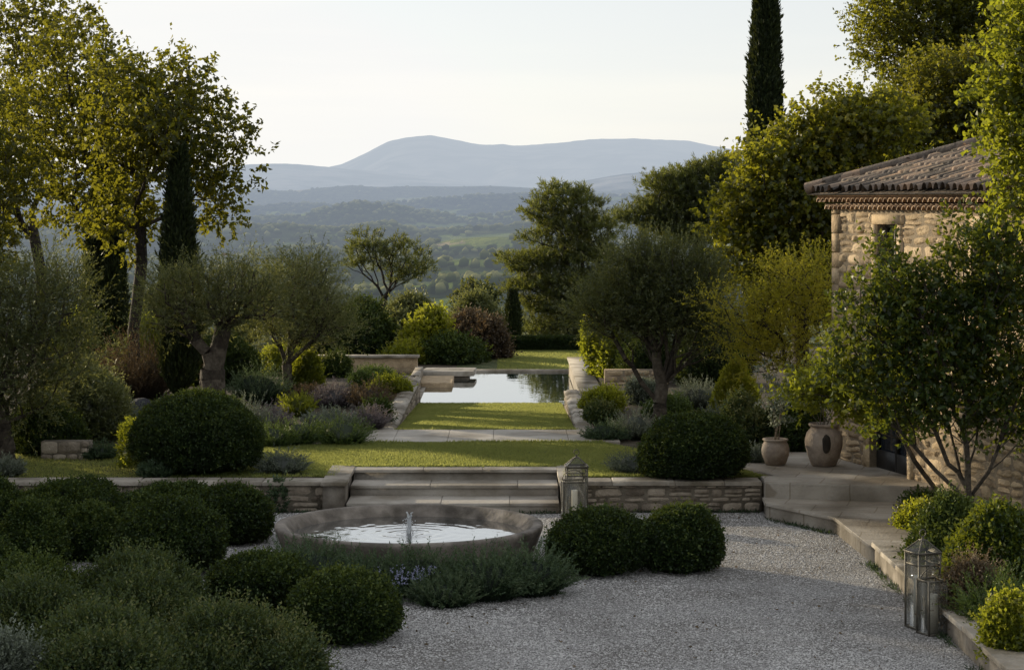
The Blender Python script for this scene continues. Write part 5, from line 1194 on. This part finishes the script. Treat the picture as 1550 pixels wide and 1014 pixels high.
# ------------------------------------------------------------------ trees
# left side
tree('broadleaf_tree', 'tall walnut like tree with drooping lit leaves, rightmost of the left group', 46.5,
     [(255, 140, 66, 52), (312, 195, 48, 46), (318, 262, 40, 50), (352, 245, 32, 36), (335, 305, 30, 42), (205, 215, 62, 62), (180, 330, 42, 46), (185, 130, 50, 48), (250, 210, 50, 60, -1)],
     (207, 0), 'broad', 'broad', 400, 'bark_dark', .13, fork=(212, 345), seed=3, zg=.3, thind=.34, pw=.5, tint0=.36)
tree('broadleaf_tree', 'tall dark broadleaf tree in the middle of the left group', 52.5,
     [(110, 90, 62, 60), (165, 150, 66, 64), (90, 190, 70, 70), (140, 250, 66, 66), (185, 320, 40, 34), (110, 320, 40, 36)],
     (192, 0), 'broad', 'broad', 400, 'bark_dark', .16, fork=(168, 385), seed=4, zg=.3, thind=.40, pw=.5, tint0=.30)
tree('broadleaf_tree', 'tall broadleaf tree cut by the left edge, with a bare lower trunk', 57,
     [(40, 40, 66, 60),  (60, 130, 60, 56), (20, 210, 60, 62),  (60, 262, 34, 40), (10, 310, 40, 34), (95, 40, 40, 40)],
     (66, 0), 'broad', 'broad', 330, 'bark_dark', .15, fork=(48, 320), seed=5, zg=.3, thind=.42, pw=.5, multi=4, tint0=.32)
cypress('cypress_tree', 'slender dark cypress beside the old olive trunk on the left', (at(271, 0, 45.1)[0], 45.1, .35), 5.3, .33, 7, n=9000)
cypress('cypress_tree', 'broader dark cypress among the left broadleaf trees', (at(160, 0, 52.3)[0], 52.3, .2), 5.9, .46, 8, n=9000)
tree('olive_tree', 'wide evergreen olive cut by the left edge of the picture', 34.5,
     [(60, 470, 66, 56), (-10, 480, 60, 60), (95, 530, 52, 48), (30, 560, 66, 54), (-40, 560, 60, 50), (60, 425, 44, 28), (105, 455, 36, 34), (20, 605, 50, 28)],
     (8, 0), 'olive', 'olive', 380, 'bark', .12, fork=(6, 640), seed=12, gnarl=3, zg=TZ-.05, thind=.18, tint0=.5)
tree('olive_tree', 'old olive with a thick gnarled forked trunk', 42,
     [(262, 452, 44, 34), (300, 448, 44, 32), (245, 475, 30, 26), (355, 448, 46, 38), (395, 458, 36, 36), (335, 470, 34, 26), (385, 425, 34, 22)],
     (325, 0), 'olive', 'olive', 300, 'bark', .25, fork=(322, 560), seed=13, gnarl=5, zg=TZ-.05, thind=.18, pw=.6, tint0=.55, r0=.011)
tree('olive_tree', 'lighter young olive with fan of thin branches, right of the old olive', 45.5,
     [(440, 440, 50, 40), (475, 470, 46, 42), (410, 470, 34, 36), (500, 495, 34, 30), (460, 415, 40, 24), (430, 500, 30, 22)],
     (441, 0), 'olive', 'olive', 330, 'bark', .11, fork=(434, 552), seed=14, gnarl=3, zg=TZ-.05, thind=.16, tint0=.85, pw=.8, over=dict(m=10))
# middle distance
tree('small_pine', 'sparse forked pine standing alone against the valley', 100,
     [(548, 372, 24, 20), (570, 382, 22, 20), (604, 378, 26, 20), (590, 395, 20, 20), (535, 398, 16, 14), (628, 400, 22, 20), (640, 408, 12, 12), (610, 420, 18, 16), (598, 362, 14, 10)],
     (582, 0), 'pine', 'pinef', 150, 'bark_dark', .17, fork=(581, 452), seed=21, zg=-2.5, thind=.42, shell=.6, pw=.9, rise=.0, flat=.5, tint0=.35, over=dict(m=13, sig=.22, ll=.22, lw=.03), r0=.016)
tree('pine_tree', 'large full pine right of the pool axis', 110,
     [(850, 300, 34, 22), (875, 312, 30, 24), (825, 322, 26, 18), (865, 345, 46, 24), (815, 362, 26, 14), (900, 355, 26, 22), (800, 398, 42, 14), (850, 388, 44, 24), (895, 390, 34, 20), (815, 430, 46, 16), (860, 430, 44, 24), (905, 425, 22, 22), (825, 465, 40, 18), (870, 475, 46, 26), (835, 500, 44, 20), (780, 410, 16, 10)],
     (868, 0), 'pine', 'pine', 560, 'bark_dark', .30, fork=(866, 440), seed=22, zg=-2.6, thind=.50, pw=.35, rise=0, multi=2, r0=.02, flat=.55, tint0=.36, plates=.85, over=dict(m=20, sig=.29, up=.9, ll=.24, lw=.034))
tree('pine_tree', 'broad flat topped pine behind the right olive', 125,
     [(1010, 285, 34, 22), (1050, 275, 34, 22), (1090, 262, 30, 20), (985, 320, 24, 18), (1030, 320, 40, 26), (1080, 310, 40, 30), (1050, 350, 46, 22), (1000, 345, 28, 14), (940, 332, 22, 10), (1100, 345, 30, 24), (960, 340, 14, 8)],
     (1058, 0), 'pine', 'pine', 620, 'bark_dark', .30, fork=(1056, 368), seed=23, zg=-4, thind=.44, pw=.35, rise=0, r0=.02, flat=.55, tint0=.36, plates=.85, over=dict(m=20, sig=.38, up=.9, ll=.26, lw=.036))
tree('valley_tree', 'rounded tree standing alone at the foot of the valley', 330,
     [(722, 450, 17, 13), (712, 456, 10, 10), (733, 457, 9, 9)], (722, 0), 'olive', 'oak', 120, 'bark_dark', .35, fork=(722, 472), seed=24, zg=-17, thind=.6,
     over=dict(m=12, sig=.9, ll=.55, lw=.4, L=.9), r0=.05, tint0=.45)
cypress('young_cypress', 'short young cypress at the left end of the clipped hedge', (at(776, 0, 76)[0], 76, -.65), 1.95, .23, 25, n=2500, ll=.09)
# right side
cypress('cypress_tree', 'very tall cypress rising out of the top of the picture', (at(1158, 0, 62)[0], 62, -.2), 13.6, .49, 26, n=17000, ll=.15, lw=.05)
tree('leafy_tree', 'tall dense tree with lit edge behind the house roof', 52,
     [(1400, 40, 80, 60), (1350, 60, 52, 60), (1470, 60, 80, 70), (1540, 20, 60, 60), (1400, 130, 60, 50), (1470, 160, 70, 50), (1340, 20, 40, 40), (1540, 130, 60, 60), (1420, -30, 90, 50), (1380, 190, 60, 36)],
     (1450, 0), 'mid', 'broad_s', 900, 'bark_dark', .25, fork=(1440, 260), seed=31, zg=.3, thind=.26, tint0=.36, pw=.3, over=dict(m=14, sig=.22))
tree('leafy_tree', 'large leafy tree with sunlit yellow green leaves left of the house', 43,
     [(1215, 215, 44, 40), (1180, 262, 56, 50), (1250, 200, 42, 40), (1270, 260, 50, 44), (1150, 320, 50, 46), (1210, 330, 60, 50), (1130, 380, 44, 44), (1190, 400, 60, 44), (1250, 350, 40, 40), (1300, 190, 52, 44), (1340, 200, 50, 36), (1240, 440, 44, 40), (1120, 330, 30, 30)],
     (1215, 0), 'mid', 'broad', 860, 'bark_dark', .17, fork=(1213, 470), seed=32, zg=TZ-.05, thind=.22, tint0=.56, pw=.25, over=dict(m=10, ll=.10, lw=.075, sig=.16))
tree('leafy_tree', 'dark shaded tree between the sunlit tree and the roof', 48,
     [(1300, 210, 60, 40), (1380, 210, 60, 36), (1330, 260, 60, 36), (1440, 190, 60, 34), (1260, 300, 50, 50), (1480, 150, 64, 56), (1525, 195, 60, 50), (1420, 130, 50, 44), (1500, 100, 50, 40)], (1340, 0), 'broad', 'broad_s', 640, 'bark_dark', .16, fork=(1330, 330), seed=33, zg=.3, thind=.2, tint0=.4)
tree('golden_tree', 'small tree with golden yellow fine leaves beside the house corner', 38.2,
     [(1205, 430, 44, 34), (1170, 465, 42, 34), (1225, 470, 40, 34), (1140, 500, 36, 30), (1190, 515, 44, 34), (1235, 410, 26, 22), (1100, 470, 30, 16), (1080, 455, 22, 10), (1160, 545, 40, 22)],
     (1212, 0), 'yellow', 'fine', 330, 'bark_dark', .06, fork=(1208, 560), seed=34, zg=TZ-.05, thind=.19, tint0=.62, over=dict(m=12, L=.32, sig=.14))
tree('olive_tree', 'wide olive with many curving stems, right of the pool lawn', 40.4,
     [(960, 430, 46, 34), (1010, 415, 50, 36), (1050, 440, 42, 36), (930, 465, 44, 34), (985, 470, 52, 34), (1035, 480, 46, 30), (905, 480, 26, 24), (970, 400, 40, 24), (1070, 500, 30, 20), (1060, 410, 26, 24)],
     (1000, 0), 'olive', 'olive', 620, 'bark', .13, fork=(998, 610), seed=35, gnarl=4, zg=TZ-.05, thind=.125, tint0=.5, pw=.9, rise=-.05, r0=.010, shell=.5)
tree('dark_leaved_tree', 'multi stemmed small leaved tree in front of the house wall', 27.9,
     [(1400, 440, 44, 34), (1465, 410, 40, 46), (1330, 440, 44, 36), (1520, 400, 44, 66), (1400, 470, 70, 44), (1490, 480, 66, 50), (1330, 510, 56, 40), (1420, 550, 70, 46), (1510, 560, 60, 46), (1350, 590, 56, 34), (1290, 540, 34, 22), (1450, 620, 60, 30), (1340, 400, 14, 26), (1450, 345, 12, 26), (1505, 345, 18, 30), (1540, 620, 40, 40), (1360, 650, 40, 20), (1270, 570, 20, 12)],
     (1470, 0), 'darkfine', 'fine', 660, 'bark', .05, fork=(1465, 742), seed=36, zg=.15, thind=.17, tint0=.52, pw=.9, rise=.0, multi=3, over=dict(m=10, sig=.10, L=.20, k=9, ll=.080, lw=.044, spread=.65, flat=.5), dscale=.8, r0=.007)
tree('small_tree', 'small bright leaved tree spreading between the large jar and the dark leaved tree', 31.0,
     [(1300, 575, 40, 26), (1255, 600, 46, 20), (1220, 590, 36, 16), (1310, 625, 34, 18), (1340, 600, 26, 20), (1270, 555, 26, 18)],
     (1432, 0), 'bright', 'broad_s', 230, 'bark', .035, fork=(1375, 680), seed=38, zg=.2, thind=.13, tint0=.5, pw=.8, over=dict(m=8, sig=.10, ll=.07, lw=.042, L=.2), plates=.6)
tree('overhanging_tree', 'tree with yellowish leaves hanging over the roof at the right edge', 25.6,
     [(1545, 120, 42, 50), (1590, 60, 60, 60), (1530, 190, 36, 40), (1570, 230, 50, 50), (1550, 290, 30, 30), (1600, 160, 60, 70), (1560, 20, 30, 30)],
     (1640, 0), 'bright', 'broad_s', 330, 'bark', .10, fork=(1630, 330), seed=37, zg=.2, thind=.14, tint0=.25, over=dict(m=9, sig=.12, ll=.075), pw=.2)
# plants in the pots
rng = np.random.RandomState(9)
def stems(name, label, loc, n, h, spread, mat, leaf, seed, cat='potted plant', r=.006):
    rng = np.random.RandomState(seed); t = thing(name, label, cat, loc)
    mb = MB(); lf = MB()
    for i in range(n):
        p = np.array([rng.normal()*.03, rng.normal()*.03, -.02]); d = np.array([rng.normal()*spread, rng.normal()*spread, 1.]); k = 6
        for j in range(k):
            q = p+d*h/k*rng.uniform(.9, 1.1); d = d+np.array([rng.normal()*.12, rng.normal()*.12, 0]); mb.bar(p, q, r*(1-j/k*.6), 5, r*(1-(j+1)/k*.6)); p = q
            if leaf and j >= 2: shoots(lf, p+rng.normal(size=(leaf, 3))*.05, rng.normal(size=(leaf, 3))+np.array([d[0], d[1], .4]), .14, 7, .055, .03, .6, .1, rng, .6)
    put('stems', mb.mesh('stems', True), M['bark_pale'], t)
    if leaf: put('foliage', lf.mesh('foliage'), M[mat], t)
stems('potted_plant', 'upright thin bare stems growing from the small clay pot', (C0[0], C0[1]+.1, TZ+.37), 9, .75, .16, 'grey', 2, 1)
stems('potted_plant', 'leafy shrub with pale undersides growing from the large clay jar', (C1[0], C1[1]+.15, TZ+.6), 9, .95, .30, 'grey', 9, 2)
shrub('leafy_bush', 'loose light leaved shrub reaching over the large jar', 1215, 36.2, 90, 120, 'bright', 141, core=0, n=1200, tint0=.75, ll=.06, lw=.035)
# trees that stand outside the left border and shade the court
src = [o for o in bpy.data.objects if o.name.startswith('broadleaf_tree') and 'middle' in o.get('label', '')][0]
for (X, Y, s_, lb) in [(-11.9, 46.3, .8, 'smaller broadleaf tree just beyond the left border'), (-18.5, 44.0, .9, 'broadleaf tree beyond the left border, nearest the left group'), (-15.5, 37.5, 1.0, 'tall broadleaf tree beyond the left border, behind the olives'), (-17.0, 33.0, 1.0, 'farthest broadleaf tree beyond the left border')]:
    dup(src, lb, (X, Y, .2), Y, s_)
src = [o for o in bpy.data.objects if o.name.startswith('olive_tree') and 'cut by the left' in o.get('label', '')][0]
for (X, Y, s_, lb) in [(-12.4, 34.6, 1.5, 'olive beyond the left border, level with the steps'), (-12.0, 30.2, 1.6, 'olive beyond the left border, level with the fountain'), (-11.2, 25.6, 1.5, 'olive beyond the left border nearest the viewer'), (-15.5, 28.5, 1.9, 'large olive furthest beyond the left border')]:
    dup(src, lb, (X, Y, -.05), Y*2, s_)
